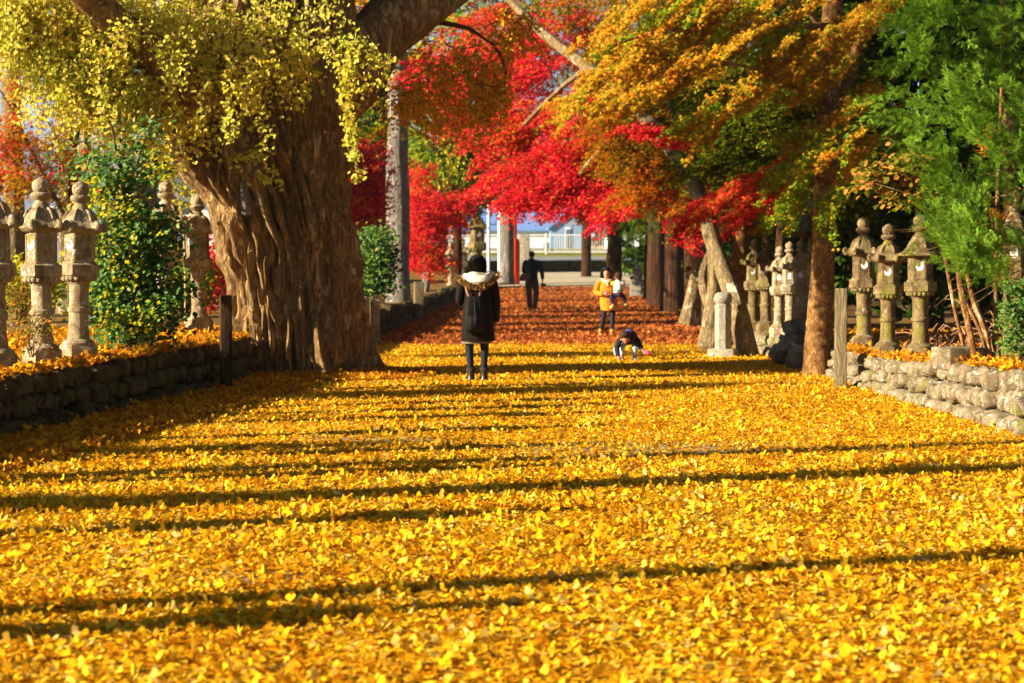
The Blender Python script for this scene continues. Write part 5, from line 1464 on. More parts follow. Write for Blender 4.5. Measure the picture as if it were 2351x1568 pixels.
mb = MB(); mb.loft([rrect(bx, -.245, .80, .03, .022), rrect(bx, -.262, .84, .098, .020), rrect(bx, -.25, .96, .104, .026), rrect(bx, -.22, 1.03, .095, .035), rrect(bx, -.19, 1.075, .075, .03)])
fl = mb.build("flap", "black_leather", bp)
mb = MB(); mb.tube([(bx, -.262, 1.0), (bx, -.29, .90), (bx, -.318, .78), (bx, -.312, .72)], [.012] * 4, 6); mb.build("closing_strap", "black_leather", fl)
mb = MB(); mb.box((bx, -.322, .79), (.036, .014, .07), .004); mb.build("buckle", "boot_cuff", fl)
for k in (-1, 1):
    mb = MB(); pts_ = [(bx + .055 * k, -.165, 1.055), (bx + .085 * k, -.145, 1.13), (bx + .10 * k, -.128, 1.20)]
    mb.tube(pts_, [.016, .016, .015], 8, sub=3); mb.build("shoulder_strap", "tan_leather", bp)
mb = MB(); mb.tube([(bx - .03, -.17, 1.07), (bx - .02, -.17, 1.11), (bx + .02, -.17, 1.11), (bx + .03, -.17, 1.07)], [.009] * 4, 8, sub=3); mb.build("handle", "black_leather", bp)

# --- mother in an orange coat, walking towards us with a toddler on her arm
S = .0
mp = at(1395, 771, 40.2); mp.z = 0
mo = thing("person", mp, "woman with black hair in an orange coat carrying a toddler, walking on red leaves", "person")
pts = {"pelvis": (.02, 0, .73, .12), "waist": (.015, 0, .86, .10), "chest": (-.005, -.01, 1.02, .115), "neck": (-.02, -.02, 1.155, .045), "jaw": (-.025, -.045, 1.21, .06), "head": (-.03, -.04, 1.285, .078), "crown": (-.03, -.03, 1.345, .055),
       "shR": (-.15, 0, 1.10, .048), "elR": (-.225, .0, .90, .038), "wrR": (-.09, -.17, .86, .025), "paR": (-.04, -.20, .865, (.032, .016)),
       "shL": (.14, 0, 1.10, .048), "elL": (.21, -.02, .90, .038), "wrL": (.21, -.22, .86, .025), "paL": (.20, -.27, .875, (.032, .016)),
       "hiR": (-.06, 0, .68, .085), "knR": (-.075, -.05, .40, .055), "anR": (-.13, .10, .10, .036), "toR": (-.14, -.02, .035, .032),
       "hiL": (.10, 0, .68, .085), "knL": (.10, -.06, .38, .055), "anL": (.075, -.12, .08, .036), "toL": (.10, -.26, .035, .032)}
ed = list(SPINE)
chain(ed, "chest", "shR", "elR", "wrR", "paR"); chain(ed, "chest", "shL", "elL", "wrL", "paL"); chain(ed, "pelvis", "hiR", "knR", "anR", "toR"); chain(ed, "pelvis", "hiL", "knL", "anL", "toL")
fingers(pts, ed, "paR", "wrR", (0, -.3, 1), "r", 1.0, .9); fingers(pts, ed, "paL", "wrL", (1, 0, 0), "l", .9, .9)
skin_body(mo, pts, ed, ["skin", "tights"], lambda c: 1 if c.z < .66 else 0)
face(mo, (-.03, -.043, 1.255), (-.1, -1, -.1), .92)
mb = MB()
mb.ell([(-.03, .03, 1.15, .075, .055), (-.03, .03, 1.19, .098, .062), (-.03, .025, 1.25, .104, .072), (-.03, .015, 1.31, .104, .086), (-.03, -.01, 1.35, .096, .098), (-.03, -.02, 1.385, .072, .08), (-.03, -.02, 1.405, .03, .035)], 26, .05, 4)
for k in (-1, 1): mb.tube([(-.03 + .075 * k, -.06, 1.345), (-.03 + .10 * k, -.05, 1.28), (-.03 + .098 * k, -.045, 1.20), (-.03 + .08 * k, -.03, 1.15)], [.026, .028, .026, .016], 8, sub=2)
mb.build("hair", "black_hair", mo)
mb = MB(); mb.ell([(.03, 0, .525, .165, .135), (.03, 0, .55, .17, .138), (.02, 0, .68, .178, .14), (.01, 0, .82, .165, .13), (0, -.005, .98, .168, .125), (-.005, -.005, 1.08, .155, .105), (-.015, -.01, 1.13, .11, .085), (-.02, -.015, 1.165, .06, .06)], 34, .07, 7)
co = mb.build("coat", "orange_coat", mo)
mb = MB()
for z in (1.0, .90, .80, .70): mb.ball((-.01, -.136, z), (.014, .01, .014), seg=8)
mb.build("buttons", "boot_cuff", co)
mb = MB(); mb.tube([(-.11, .0, 1.10), (-.17, .0, 1.08), (-.21, .0, .98), (-.235, .0, .89), (-.17, -.09, .865), (-.10, -.165, .86)], [.055, .064, .062, .06, .054, .046], 14, .1, 3, 1, sub=3); mb.build("sleeve", "orange_coat", mo)
mb = MB(); mb.tube([(.10, .0, 1.10), (.16, .0, 1.08), (.20, -.01, .98), (.222, -.03, .89), (.215, -.13, .865), (.21, -.21, .86)], [.055, .064, .062, .06, .054, .046], 14, .1, 3, 2, sub=3); mb.build("sleeve", "orange_coat", mo)
mb = MB(); mb.tube([(-.115, .02, 1.155), (-.10, -.075, 1.135), (-.03, -.125, 1.10), (.05, -.085, 1.125), (.08, .02, 1.155)], [.028, .034, .03, .032, .028], 10, .2, 5, sub=4); mb.tube([(-.03, -.12, 1.11), (-.015, -.14, 1.06), (.0, -.14, 1.02)], [.022, .018, .012], 8); mb.build("collar", "cream_lining", mo)
for x, y, z, ry in ((-.135, .05, .0, 0), (.085, -.17, .0, 0)):
    mb = MB(); mb.ell([(x, y + .03, .0, .042, .06), (x, y + .03, .03, .044, .06), (x, y + .045, .08, .043, .05), (x, y + .05, .15, .045, .046)], 16); mb.ball((x, y - .06, .036), (.043, .085, .036), 0, 0, 12); mb.build("boot", "orange_boot", mo)
tp = thing("toy", mp, "small pink toy in the hand of the woman in orange", "toy")
mb = MB(); mb.ball((-.02, -.235, .875), (.034, .03, .03), .2, 2, 12); mb.tube([(-.02, -.235, .88), (-.01, -.25, .94)], [.012, .008], 8); mb.build("handle", "pink_plastic", tp)

# toddler on her arm: seen from behind and the side, legs hanging
kd = thing("person", mp + Vector((.20, -.20, .84)), "toddler in a white top with yellow sleeve, carried by the woman in orange", "person", rz=R(-28))
pts = {"pelvis": (0, 0, .03, .075), "waist": (0, 0, .11, .068), "chest": (0, -.005, .20, .072), "neck": (0, -.01, .285, .032), "jaw": (-.005, .0, .315, .05), "head": (-.01, .0, .375, .068), "crown": (-.01, 0, .42, .05),
       "shL": (-.085, .0, .235, .032), "elL": (-.17, .04, .225, .026), "wrL": (-.25, .10, .24, .018), "paL": (-.285, .12, .25, (.022, .012)),
       "shR": (.085, 0, .235, .032), "elR": (.10, .09, .16, .026), "wrR": (.02, .15, .16, .018), "paR": (-.01, .16, .165, (.022, .012)),
       "hiL": (-.06, .0, .0, .056), "knL": (-.13, -.07, -.07, .042), "anL": (-.06, -.10, -.21, .026), "toL": (-.07, -.18, -.235, .022),
       "hiR": (.06, 0, .0, .056), "knR": (.10, .10, -.05, .042), "anR": (.09, .12, -.17, .026), "toR": (.09, .19, -.20, .022)}
ed = list(SPINE)
chain(ed, "chest", "shR", "elR", "wrR", "paR"); chain(ed, "chest", "shL", "elL", "wrL", "paL"); chain(ed, "pelvis", "hiR", "knR", "anR", "toR"); chain(ed, "pelvis", "hiL", "knL", "anL", "toL")
fingers(pts, ed, "paR", "wrR", (0, 0, 1), "r", .7, .6); fingers(pts, ed, "paL", "wrL", (0, 0, 1), "l", .7, .6)
skin_body(kd, pts, ed, ["skin", "navy_cloth"], lambda c: 1 if -.18 < c.z < .07 else 0)
face(kd, (-.01, .0, .365), (-.75, .6, 0), .74)
mb = MB(); mb.ball((.012, -.012, .395), (.078, .078, .070), .06, 2, 20); mb.ball((.03, -.022, .355), (.062, .058, .055), .08, 3, 16); mb.build("hair", "brown_hair", kd)
mb = MB(); mb.ell([(0, 0, .05, .095, .088), (0, 0, .10, .092, .085), (0, 0, .19, .092, .08), (0, -.005, .25, .082, .068), (0, -.01, .29, .04, .04)], 24, .08, 3); tops = mb.build("top", "white_knit", kd)
mb = MB(); mb.ell([(0, 0, .075, .098, .091), (0, 0, .11, .097, .089)], 24, .08, 3, cap=False); mb.build("stripe", "teal_cloth", tops)
mb = MB(); mb.tube([(-.06, .0, .235), (-.11, .015, .235), (-.17, .04, .225), (-.25, .10, .24)], [.04, .042, .038, .028], 12, .1, 4, sub=3); mb.build("sleeve", "yellow_knit", kd)
mb = MB(); mb.tube([(.06, .0, .235), (.10, .03, .22), (.10, .09, .16), (.02, .15, .16)], [.04, .042, .038, .028], 12, .1, 4, sub=3); mb.build("sleeve", "white_knit", kd)
for a, b_ in (((-.06, -.10, -.225), (-.07, -.17, -.245)), ((.09, .12, -.185), (.09, .18, -.205))):
    mb = MB(); mb.tube([Vector(a) + Vector((0, .03, 0)), a, b_, Vector(b_) + Vector((0, -.02 if a[0] < 0 else .02, .005))], [.022, .036, .034, .02], 12, sub=3); mb.build("shoe", "lime_shoe", kd)

# --- boy bending down to pick leaves
bpnt = at(1440, 828, 30.3); bpnt.z = 0
by = thing("person", bpnt, "small boy in a dark jacket and pale jeans bending down to the leaves", "person")
pts = {"pelvis": (.05, .16, .34, .085), "waist": (.04, .08, .355, .078), "chest": (.02, -.03, .335, .082), "neck": (-.02, -.11, .325, .036), "jaw": (-.035, -.155, .295, .05), "head": (-.04, -.15, .355, .074), "crown": (-.038, -.12, .405, .055),
       "shL": (-.11, -.03, .31, .036), "elL": (-.165, -.08, .19, .028), "wrL": (-.145, -.13, .07, .019), "paL": (-.14, -.145, .035, (.023, .012)),
       "shR": (.125, -.02, .34, .036), "elR": (.185, -.04, .24, .028), "wrR": (.225, -.08, .165, .019), "paR": (.245, -.10, .15, (.023, .012)),
       "hiL": (-.02, .16, .30, .06), "knL": (-.075, -.0, .20, .046), "anL": (-.075, .07, .05, .028), "toL": (-.08, -.03, .022, .022),
       "hiR": (.11, .16, .30, .06), "knR": (.115, -.02, .19, .046), "anR": (.115, .05, .05, .028), "toR": (.125, -.05, .022, .022)}
ed = list(SPINE)
chain(ed, "chest", "shR", "elR", "wrR", "paR"); chain(ed, "chest", "shL", "elL", "wrL", "paL"); chain(ed, "pelvis", "hiR", "knR", "anR", "toR"); chain(ed, "pelvis", "hiL", "knL", "anL", "toL")
fingers(pts, ed, "paR", "wrR", (0, 0, 1), "r", .8, .6); fingers(pts, ed, "paL", "wrL", (1, 0, 0), "l", .2, .6)
skin_body(by, pts, ed, ["skin", "pale_jeans"], lambda c: 1 if .08 < c.z < .42 and c.y > -.07 and abs(c.x - .04) < .2 else 0)
face(by, (-.04, -.152, .335), (-.05, -.85, -.5), .78)
mb = MB(); mb.ball((-.038, -.125, .385), (.084, .084, .078), .06, 2, 20); mb.ball((-.036, -.18, .40), (.07, .045, .04), .1, 4, 14); mb.build("hair", "brown_hair", by)
mb = MB(); mb.tube([(.05, .22, .32), (.05, .17, .345), (.04, .08, .365), (.03, .0, .36), (.015, -.05, .345), (-.01, -.09, .335)], [.07, .10, .105, .118, .11, .07], 20, .08, 4, sub=3); jk = mb.build("jacket", "black_jacket", by)
mb = MB(); mb.tube([(-.07, -.02, .32), (-.115, -.035, .305), (-.145, -.06, .24), (-.168, -.08, .19), (-.155, -.11, .12), (-.148, -.128, .08)], [.045, .05, .047, .044, .04, .036], 12, .1, 4, sub=3); sl = mb.build("sleeve", "black_jacket", by)
mb = MB(); mb.tube([(-.155, -.055, .28), (-.19, -.085, .21), (-.205, -.10, .17), (-.188, -.125, .09)], [.014, .015, .014, .012], 8, sub=3); mb.build("side_stripe", "stripe", sl)
mb = MB(); mb.tube([(.08, -.02, .34), (.13, -.02, .335), (.165, -.03, .28), (.188, -.04, .235), (.215, -.07, .18)], [.046, .05, .046, .042, .034], 12, .1, 4, sub=3); mb.build("sleeve", "black_jacket", by)
mb = MB(); mb.tube([(-.07, -.06, .41), (.0, -.04, .455), (.06, -.06, .435), (.085, -.08, .39)], [.015, .022, .022, .014], 8, sub=3); mb.build("hood_edge", "blue_trim", jk)
for x, y, m_ in ((-.078, .01, "navy_cloth"), (.12, -.005, "blue_shoe")):
    mb = MB(); mb.ell([(x, y + .02, 0, .034, .062), (x, y + .02, .025, .036, .064), (x, y + .04, .05, .03, .038), (x, y + .045, .062, .028, .032)], 16); mb.ball((x, y - .035, .022), (.035, .045, .024), 0, 0, 12); mb.build("shoe", m_, by)
mb = MB(); mb.tube([(.115, .0, .21), (.115, .02, .15), (.115, .035, .10)], [.054, .048, .045], 14, .08, 4, sub=2); mb.build("trouser_leg", "pale_jeans", by)
sh = thing("toy_scoop", bpnt, "bright pink toy scoop in the hand of the bending boy", "toy")
mb = MB(); mb.tube([(.235, -.10, .155), (.27, -.12, .145), (.29, -.13, .135)], [.009, .010, .012], 8, sub=2); mb.build("handle", "pink_plastic", sh)
mb = MB(); mb.tube([(.275, -.125, .145), (.30, -.135, .13), (.325, -.145, .112), (.335, -.15, .10)], [.014, .034, .032, .012], 12, sub=2); mb.build("blade", "pink_plastic", sh)

# --- man in black at the far end, leaning forward, seen from behind
np_ = at(1221, 709, 63); np_.z = 0
mn = thing("person", np_, "distant man in a black jacket from behind, camera in his hand", "person", rz=R(-8))
K = 1.05
pts = {"pelvis": (0, 0, .92, .15), "waist": (-.01, .03, 1.08, .13), "chest": (-.02, .10, 1.33, .15), "neck": (-.03, .19, 1.53, .058), "jaw": (-.035, .25, 1.58, .066), "head": (-.035, .26, 1.66, .09), "crown": (-.035, .25, 1.725, .065),
       "shR": (.19, .10, 1.42, .065), "elR": (.30, .05, 1.14, .05), "wrR": (.31, .11, .90, .032), "paR": (.31, .13, .83, (.042, .02)),
       "shL": (-.21, .12, 1.42, .065), "elL": (-.27, .20, 1.16, .05), "wrL": (-.14, .36, 1.14, .032), "paL": (-.10, .40, 1.15, (.042, .02)),
       "hiR": (.10, 0, .86, .10), "knR": (.12, .04, .48, .068), "anR": (.10, -.06, .09, .044), "toR": (.11, .10, .04, .04),
       "hiL": (-.10, 0, .86, .10), "knL": (-.09, .05, .48, .068), "anL": (-.06, .06, .09, .044), "toL": (-.08, .22, .04, .04)}
pts = {k: (v[0] * K, v[1] * K, v[2] * K, v[3]) for k, v in pts.items()}
ed = list(SPINE)
chain(ed, "chest", "shR", "elR", "wrR", "paR"); chain(ed, "chest", "shL", "elL", "wrL", "paL"); chain(ed, "pelvis", "hiR", "knR", "anR", "toR"); chain(ed, "pelvis", "hiL", "knL", "anL", "toL")
fingers(pts, ed, "paR", "wrR", (0, 1, 0), "r", .9, 1.1); fingers(pts, ed, "paL", "wrL", (1, 0, 0), "l", .8, 1.1)
skin_body(mn, pts, ed, ["skin", "grey_trousers"], lambda c: 1 if c.z < 1.0 and abs(c.x) < .25 else 0)
face(mn, (-.037, .27, 1.72), (0, 1, -.3), 1.02)
mb = MB(); mb.ball((-.037, .25, 1.775), (.096, .10, .075), .08, 2, 18); mb.ball((-.037, .20, 1.72), (.082, .07, .075), .08, 5, 16); mb.build("hair", "brown_hair", mn)
mb = MB(); mb.ell([(0, 0, .90, .19, .15), (0, .0, .93, .20, .155), (-.01, .03, 1.10, .19, .145), (-.02, .08, 1.32, .21, .15), (-.02, .12, 1.47, .205, .13), (-.03, .16, 1.56, .12, .10), (-.035, .19, 1.62, .07, .07)], 28, .08, 4); mb.build("jacket", "black_jacket", mn)
mb = MB(); mb.tube([(.13, .11, 1.50), (.20, .10, 1.47), (.28, .07, 1.32), (.315, .05, 1.20), (.325, .09, 1.05), (.326, .115, .96)], [.075, .085, .075, .068, .06, .05], 14, .1, 3, sub=3); mb.build("sleeve", "black_jacket", mn)
mb = MB(); mb.tube([(-.15, .12, 1.50), (-.22, .12, 1.47), (-.26, .17, 1.32), (-.285, .21, 1.21), (-.22, .30, 1.19), (-.15, .38, 1.19)], [.075, .085, .075, .068, .06, .05], 14, .1, 3, sub=3); mb.build("sleeve", "black_jacket", mn)
for s, kx, ky, ax, ay in ((1, .126, .042, .105, -.063), (-1, -.095, .052, -.063, .063)):
    mb = MB(); mb.tube([(s * .10, 0, .95), (s * .105, .01, .80), (kx, ky, .50), (ax, ay, .12), (ax, ay, .05)], [.10, .115, .09, .075, .075], 16, .12, 3, s, sub=4); mb.build("trouser_leg", "grey_trousers", mn)
    mb = MB(); mb.ell([(ax, ay + .06, 0, .05, .13), (ax, ay + .06, .03, .052, .13), (ax, ay + .03, .07, .047, .08), (ax, ay, .11, .045, .05)], 16); mb.build("shoe", "black_boot", mn)
bg = thing("shoulder_bag", np_, "brown shoulder bag slung behind the man in black", "bag", rz=R(-8))
mb = MB(); mb.loft([[(x * c_ - .19 + z * .25, -.19 + y, 1.02 + z) for x, y in ((-.16, -.05), (.16, -.05), (.16, .05), (-.16, .05))] for z, c_ in ((-.12, .7), (-.09, .95), (.06, 1), (.12, .85))]); mb.build("bag", "brown_bag", bg)
mb = MB(); mb.tube([(-.05, -.16, 1.13), (.06, -.07, 1.33), (.12, .04, 1.50), (.10, .12, 1.57)], [.014] * 4, 8, sub=4); mb.build("strap", "black_leather", bg)
cmra = thing("camera", np_, "black camera hanging from the right hand of the man in black", "camera", rz=R(-8))
mb = MB(); mb.box((.34, .10, .78), (.14, .08, .10), .012); mb.build("camera_body", "camera_black", cmra)
mb = MB(); mb.tube([(.38, .06, .78), (.42, -.01, .77)], [.04, .042], 14); mb.build("lens", "camera_black", cmra)
mb = MB(); mb.tube([(.40, .10, .80), (.42, .10, .68), (.38, .10, .60), (.34, .10, .68), (.32, .10, .75)], [.006] * 5, 6, sub=4); mb.build("strap", "camera_black", cmra)


# ------------------------------------------------------------------ the far end: pole, stones, fence, houses
M["red_paint"] = plain("vermilion_paint", (.80, .055, .012), .55, .12, 6)
M["white_paint"] = plain("white_paint", (.76, .77, .76), .6, .06, 8)
M["blue_roof"] = plain("blue_metal_roof", (.16, .28, .55), .45, .12, 3)
M["blue_wall"] = plain("blue_grey_wall", (.22, .32, .46), .8, .1, 2)
M["grey_tile"] = plain("grey_roof_tile", (.20, .22, .26), .6, .25, 4)
M["ochre_wall"] = plain("ochre_wall", (.62, .38, .18), .85, .1, 3)
M["brown_wall"] = plain("brown_wall", (.14, .10, .08), .85, .2, 3)
M["window_glass"] = plain("window_glass", (.10, .14, .18), .12, .2, 2, spec=.6)

rp = thing("torii_post", at(1181, 640, 86), "bright red wooden post at the end of the path, thicker at its foot", "post")
mb = MB(); mb.lathe([(.11, 0), (.11, 6.2)], 16); mb.build("pole", "red_paint", rp)
mb = MB(); mb.lathe([(.24, -.3), (.24, 1.5), (.22, 1.62), (.14, 1.75)], 16); mb.build("sleeve", "red_paint", rp)

for x, D, y0, y1, w, nm, lab in [(1122, 80, 605, 470, 7, "white_pole", "slim white pole left of the pale trunk, taller one beside the stone lantern"), (1147, 90, 600, 480, 8, "white_pole", "slim white pole touching the pale mottled trunk")]:
    p = at(x, y0, D); top = at(x, y1, D).z
    o = thing(nm, (p.x, D, zp(D)), lab, "pole", "white poles at the end of the path")
    mb = MB(); r_ = w / 2 * D / F; mb.lathe([(r_ * 1.7, -.1), (r_ * 1.7, .25), (r_, .3), (r_, top - zp(D)), (r_ * .4, top - zp(D) + .05)], 12); mb.build("shaft", "white_paint", o)

fl_ = dup(lr, (at(1095, 640, 82).x, 82, zp(82) + .05), R(0), "big pale stone lantern with a wide hat roof in the distance above the woman's head", 1.85, group="lanterns at the end of the path")
dup(lan, (at(1035, 640, 76).x, 76, zp(76) + .25), R(0), "distant stone lantern under the low scarlet maple", 1.0, group="lanterns at the end of the path")
dup(lan, (at(1062, 640, 79).x, 79, zp(79) + .05), R(0), "distant stone lantern left of the big pale one", 1.15, group="lanterns at the end of the path")

st = thing("memorial_stone", (at(1203, 600, 96).x, 96, zp(96) - .1), "upright grey slab right of the red post at the end of the path", "stone")
mb = MB(); mb.box((0, 0, .95), (.62, .3, 2.0), .05, 0, .88); mb.build("slab", "pale_stone", st)
mb = MB(); mb.box((0, 0, .02), (1.0, .6, .3), .03); mb.build("base", "pale_stone", st)
gp_ = thing("stone_post", (at(1464, 640, 76).x, 76, zp(76) - .05), "pale stone pillar with stepped base right of the dark bluish trunk", "post")
mb = MB(); mb.box((0, 0, .25), (.62, .62, .6), .03); mb.box((0, 0, .62), (.42, .42, .2), .03); mb.build("base", "pale_stone", gp_)
mb = MB(); mb.lathe([(.15, .70), (.16, .85), (.22, .92), (.22, 1.0), (.12, 1.06), (.14, 1.15), (.10, 1.24), (.02, 1.28)], 16); mb.build("cap", "pale_stone", gp_)
for i, (x, y, D, s, lab) in enumerate([(1500, 640, 74, (.9, .6, .55), "dark stone block pile left of the thick cedar trunk"), (1545, 650, 70, (.9, .6, .5), "low dark stone block at the foot of the cedars")]):
    mb = MB(); mb.box((0, 0, s[2] / 2), s, .04); mb.box((s[0] * .1, 0, s[2] * 1.2 + .01), (s[0] * .5, s[1] * .6, s[2] * .4), .03)
    o = mb.build("stone_block", "dark_wall"); p = at(x, y, D); o.location = (p.x, D, zp(D) - .02); tag(o, lab, "stone")
mb = MB()
mb.box((0, 0, .2), (60, .4, .76), .03); o = mb.build("low_wall", "dark_wall"); o.location = (0, 100.9, .98)  # dark wall also stands in for the shadow band before the road
tag(o, "long low wall between the pale forecourt and the far road, darkened for the shadow there", "wall")

fe = thing("railing", (0, 117, zp(117)), "white railing with thin upright bars along the far side of the road", "railing")
for k in range(10):
    mb = MB(); mb.box((-9 + 2.2 * k, 0, .6), (.09, .09, 1.25), .01); mb.build("post", "white_paint", fe)
mb = MB()
for k in range(150):
    if k % 15 != 7: mb.box((-9.7 + .147 * k, 0, .6), (.035, .03, .95), 0)
mb.build("bars", "white_paint", fe)
for z in (.12, 1.12):
    mb = MB(); mb.box((1.2, 0, z), (22, .06, .07), .01); mb.build("rail", "white_paint", fe)


def house(name, loc, w, d, h, rh, wall, roof, label, gable="x", over=.5, windows=(), rz=0.0, band=None):
    root = thing(name, loc, label, "house", "houses beyond the far road", rz)
    mb = MB()
    if gable == "x":
        mb.loft([[(-w / 2, -d / 2, 0), (w / 2, -d / 2, 0), (w / 2, -d / 2, h), (-w / 2, -d / 2, h)], [(-w / 2, d / 2, 0), (w / 2, d / 2, 0), (w / 2, d / 2, h), (-w / 2, d / 2, h)]])
    else:
        mb.loft([[(-w / 2, -d / 2, 0), (w / 2, -d / 2, 0), (w / 2, -d / 2, h), (0, -d / 2, h + rh), (-w / 2, -d / 2, h)], [(-w / 2, d / 2, 0), (w / 2, d / 2, 0), (w / 2, d / 2, h), (0, d / 2, h + rh), (-w / 2, d / 2, h)]])
    mb.build("wall", wall, root, smooth=False)
    mb = MB()
    th = .18
    if gable == "x":      # ridge runs across the view
        a, b_ = w / 2 + over, d / 2 + over
        e = over * rh / (d / 2)
        pr = [(-b_, h - e), (0, h + rh), (b_, h - e), (b_, h - e + th), (0, h + rh + th), (-b_, h - e + th)]
        mb.loft([[(-a, y, z + .01) for y, z in pr], [(a, y, z + .01) for y, z in pr]])
        for k in range(int(2 * a / .5)):
            x = -a + .25 + k * .5
            mb.box((x, -b_ / 2, (h - e + h + rh) / 2 + th + .02), (.09, .09, .06), 0)
    else:
        a, b_ = w / 2 + over, d / 2 + over
        e = over * rh / (w / 2)
        pr = [(-a, h - e), (0, h + rh), (a, h - e), (a, h - e + th), (0, h + rh + th), (-a, h - e + th)]
        mb.loft([[(x, -b_, z + .01) for x, z in pr], [(x, b_, z + .01) for x, z in pr]])
    mb.build("roof", roof, root, smooth=False)
    for (x, z, ww, hh) in windows:
        mb = MB(); mb.box((x, -d / 2 - .03, z), (ww, .08, hh), .01); f = mb.build("window", "white_paint", root)
        mb = MB(); mb.box((x, -d / 2 - .075, z), (ww * .86, .03, hh * .86), .004); mb.build("pane", "window_glass", f)
    if band:
        mb = MB(); mb.box((0, -d / 2 - .05, band[0]), (w * .99, .1, band[1]), .01); mb.build("band", band[2], root)
    return root


HZ2 = 2.3
house("house", (at(1190, 560, 190).x, 190, 1.2), 13.5, 8, 3.4, 1.9, "white_paint", "blue_roof", "long low white building with a blue roof beyond the railing", "x", .5, [(-4, 1.7, 1.6, 1), (-1, 1.7, 1.6, 1), (3, 1.7, 1.6, 1)], band=(1.0, 1.3, "blue_wall"))
house("house", (at(1304, 560, 180).x, 182, 1.0), 3.2, 5, 3.6, 1.25, "blue_wall", "blue_roof", "blue grey gabled shed at the right end of the long white building", "y", .25, [(0, 2.6, .5, 2.0)])
house("house", (at(1372, 560, 205).x, 206, 1.0), 8.5, 7, 3.5, 3.0, "ochre_wall", "grey_tile", "ochre walled house with a grey tiled roof behind the dark bluish trunk", "x", .7, [(-2.5, 2.2, 1.5, 1.3), (2.4, 2.2, 1.5, 1.3)], band=(3.0, .6, "brown_wall"))
house("house", (at(1462, 560, 170).x, 172, 1.2), 5.0, 8, 2.9, 1.5, "white_paint", "grey_tile", "white gabled house left of the cedar trunks", "y", .5, [(-.9, 1.7, .9, 1.0)])
house("house", (at(20, 460, 75).x, 78, .6), 9, 6, 4.2, 1.4, "blue_wall", "grey_tile", "blue grey house wall seen behind the left lanterns", "x", .5, [(2, 2.4, 1.4, 1.2)])
house("house", (at(390, 500, 85).x, 88, .6), 5, 6, 2.7, 1.1, "white_paint", "grey_tile", "small pale house between the shrub and the big trunk", "y", .5, [(0, 1.7, 1.0, .9)])


# ------------------------------------------------------------------ fallen leaves
def litter(name, mat, n, dfun, xa, xb, zf, size, label_kind="stuff", keep=None, tilt=.38, tmps=("ginkgo", "ginkgo_curled", "ginkgo_flat"), lift=.022, stand=.12):
    D = dfun(n)
    A = np.interp(D, [t_[0] for t_ in xa], [t_[1] for t_ in xa]); B = np.interp(D, [t_[0] for t_ in xb], [t_[1] for t_ in xb])
    X = A + (B - A) * rng.random(n)
    half = D * .2625 + .5                                      # nothing far outside the view
    ok = np.abs(X) < half
    if keep is not None: ok &= keep(X, D)
    X, D = X[ok], D[ok]
    n = len(X)
    P = np.stack([X, D, zf(X, D) + np.abs(rng.normal(0, lift, n)) + .004], 1)
    Nn = np.tile((0, 0, 1.0), (n, 1)) + rnd(n, tilt)
    up = rng.random(n) < stand
    Nn[up] += rnd(int(up.sum()), 1.3)
    P[up, 2] += .02
    Tp = rnd(n) * np.array((1, 1, .15))
    S = size * rng.uniform(.5, 1.3, n)
    which = rng.integers(0, len(tmps), n)
    b = [(tm, P[which == i], Nn[which == i], Tp[which == i], S[which == i]) for i, tm in enumerate(tmps)]
    return leaves(b, name, mat, None, (0, 0, 0), "stuff")


def arr(tab): return lambda D: np.interp(D, [t_[0] for t_ in tab], [t_[1] for t_ in tab])


def pathz(X, D): return arr(ZP)(D) + .0


def drift(X, D):      # leaves gather in drifts, the gravel shows on the right of the far edge
    v = np.array([mnoise.noise((x * .6, d * .35, 4.0)) for x, d in zip(X, D)])
    e = 36.3 + 1.2 * v
    thin = np.clip((D - 30) / 6, 0, 1) * np.clip((X - .5) / 2, 0, 1)
    for cx, cy, rx, ry in WORN:
        q = ((X - cx) / rx) ** 2 + ((D - cy) / ry) ** 2
        e = np.where(rng.random(len(X)) < .42 * np.clip(1.25 - q, 0, 1), 0, e)
    return (D < e) & (rng.random(len(X)) > .62 * thin + .12 * (v < -.35))


o = litter("ginkgo_leaf_carpet", "ginkgo_fallen", 185000, lambda n: 6.3 + 8.7 * rng.random(n) ** .8, WL, WR, pathz, .034, keep=drift, tilt=.15, lift=.006, stand=.07)
tag(o, "carpet of bright yellow fallen ginkgo leaves nearest the camera", "fallen leaves")
o = litter("ginkgo_leaf_carpet", "ginkgo_fallen", 230000, lambda n: 15 + 22.5 * rng.random(n) ** .95, WL, WR, pathz, .033, keep=drift, tilt=.13, lift=.006, stand=.05)
tag(o, "yellow fallen ginkgo leaves round the standing woman, reaching the red path", "fallen leaves")
o = litter("red_leaf_carpet", "red_fallen", 80000, lambda n: 35.5 + 48 * rng.random(n) ** .9, WL, WR, pathz, .062, tmps=("star5", "card"), tilt=.4)
tag(o, "rusty red fallen maple leaves covering the far path", "fallen leaves")
XL = [(d, x - 3.2) for d, x in WL]; XL2 = [(d, x - .08) for d, x in WL]
XR = [(d, x + .08) for d, x in WR]; XR2 = [(d, x + 3.4) for d, x in WR]
o = litter("terrace_leaf_carpet", "rust_fallen", 26000, lambda n: 15 + 14 * rng.random(n), XL, XL2, lambda X, D: arr(HL)(D) + arr(ZP)(D), .05)
tag(o, "yellow and rust leaves scattered round the left lantern bases", "fallen leaves")
o = litter("terrace_leaf_carpet", "rust_fallen", 16000, lambda n: 16 + 18 * rng.random(n), XR, XR2, lambda X, D: arr(HR)(D) + arr(ZP)(D), .05)
tag(o, "rust leaves scattered round the right lantern bases", "fallen leaves")
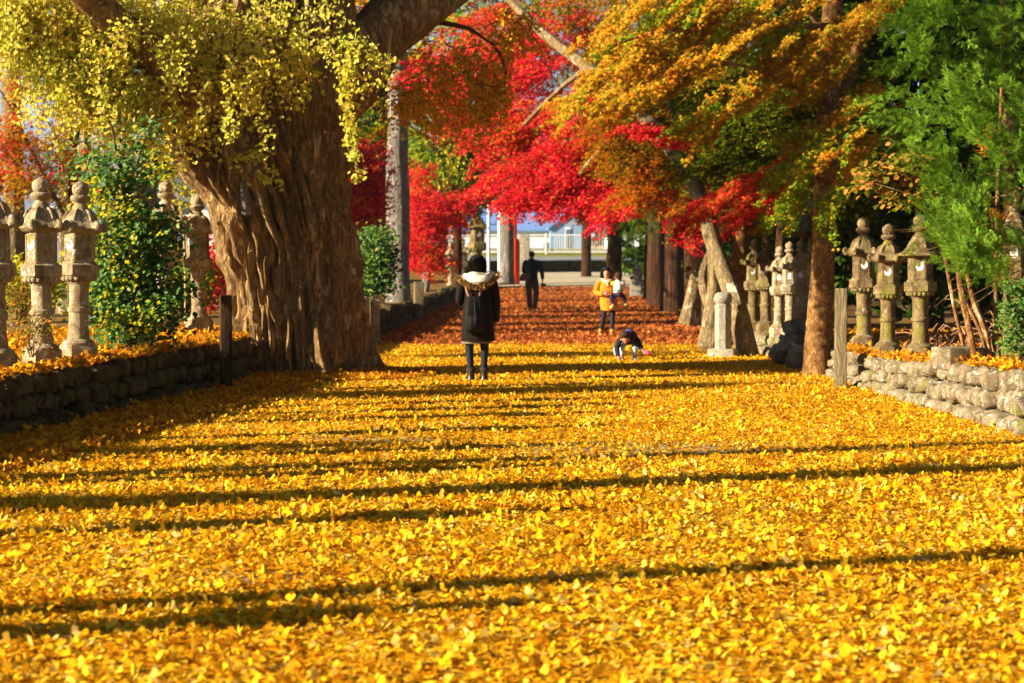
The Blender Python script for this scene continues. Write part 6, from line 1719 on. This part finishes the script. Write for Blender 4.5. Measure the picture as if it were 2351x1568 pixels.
for la, lb, zf, lab in ((WR, [(d, x + .26) for d, x in WR], lambda X, D: arr(HR)(D) + .02, "yellow leaves caught on top of the pale cobble wall at the right"), ([(d, x - .24) for d, x in WL], WL, lambda X, D: arr(HL)(D) + .01, "rust leaves caught on top of the dark left wall")):
    o = litter("wall_top_leaves", "rust_fallen", 2600, lambda n: 12 + 13.5 * rng.random(n), la, lb, zf, .045, tilt=.5, lift=.03)
    tag(o, lab, "fallen leaves")
n = 9000
a = rng.uniform(math.pi * .9, math.pi * 2.1, n); r_ = 1.0 + .75 * rng.random(n) ** 1.4
X, D = -2.72 + r_ * np.cos(a), 26.4 + r_ * np.sin(a)
P = np.stack([X, D, .02 + .16 * np.clip(1.45 - r_, 0, 1) * rng.random(n) + np.abs(rng.normal(0, .02, n))], 1)
o = leaves([("ginkgo", P, np.tile((0, 0, 1.0), (n, 1)) + rnd(n, .4), rnd(n) * np.array((1, 1, .2)), .042 * rng.uniform(.6, 1.2, n))], "root_leaf_drift", "rust_fallen", None, (0, 0, 0), "stuff")
tag(o, "rust and yellow leaves heaped round the foot of the big ginkgo", "fallen leaves")
# leaves drifted against the foot of the left wall and round the big trunk
o = litter("shaded_leaf_drift", "rust_fallen", 16000, lambda n: 12 + 15 * rng.random(n), [(d, x) for d, x in WL], [(d, x + 1.1) for d, x in WL], pathz, .05)
tag(o, "orange leaf drift along the foot of the shaded left wall", "fallen leaves")


# ------------------------------------------------------------------ the air
t = NT("haze_air")
v = t.n("VolumePrincipled", {"Color": (.72, .85, 1.0, 1), "Density": .00015, "Anisotropy": .2})
t.t.links.new(v.outputs[0], t.out.inputs[1])
M["haze"] = t.m
mb = MB()
x0, x1, y0, y1, z0, z1 = -1300, 1300, -40, 1850, -1.6, 150
mb.add([(x, y, z) for z in (z0, z1) for x, y in ((x0, y0), (x1, y0), (x1, y1), (x0, y1))], [(3, 2, 1, 0), (4, 5, 6, 7), (0, 1, 5, 4), (1, 2, 6, 5), (2, 3, 7, 6), (3, 0, 4, 7)])
o = mb.build("haze", "haze", smooth=False)
tag(o, "thin blue air in front of the far hill", "haze", kind="stuff")
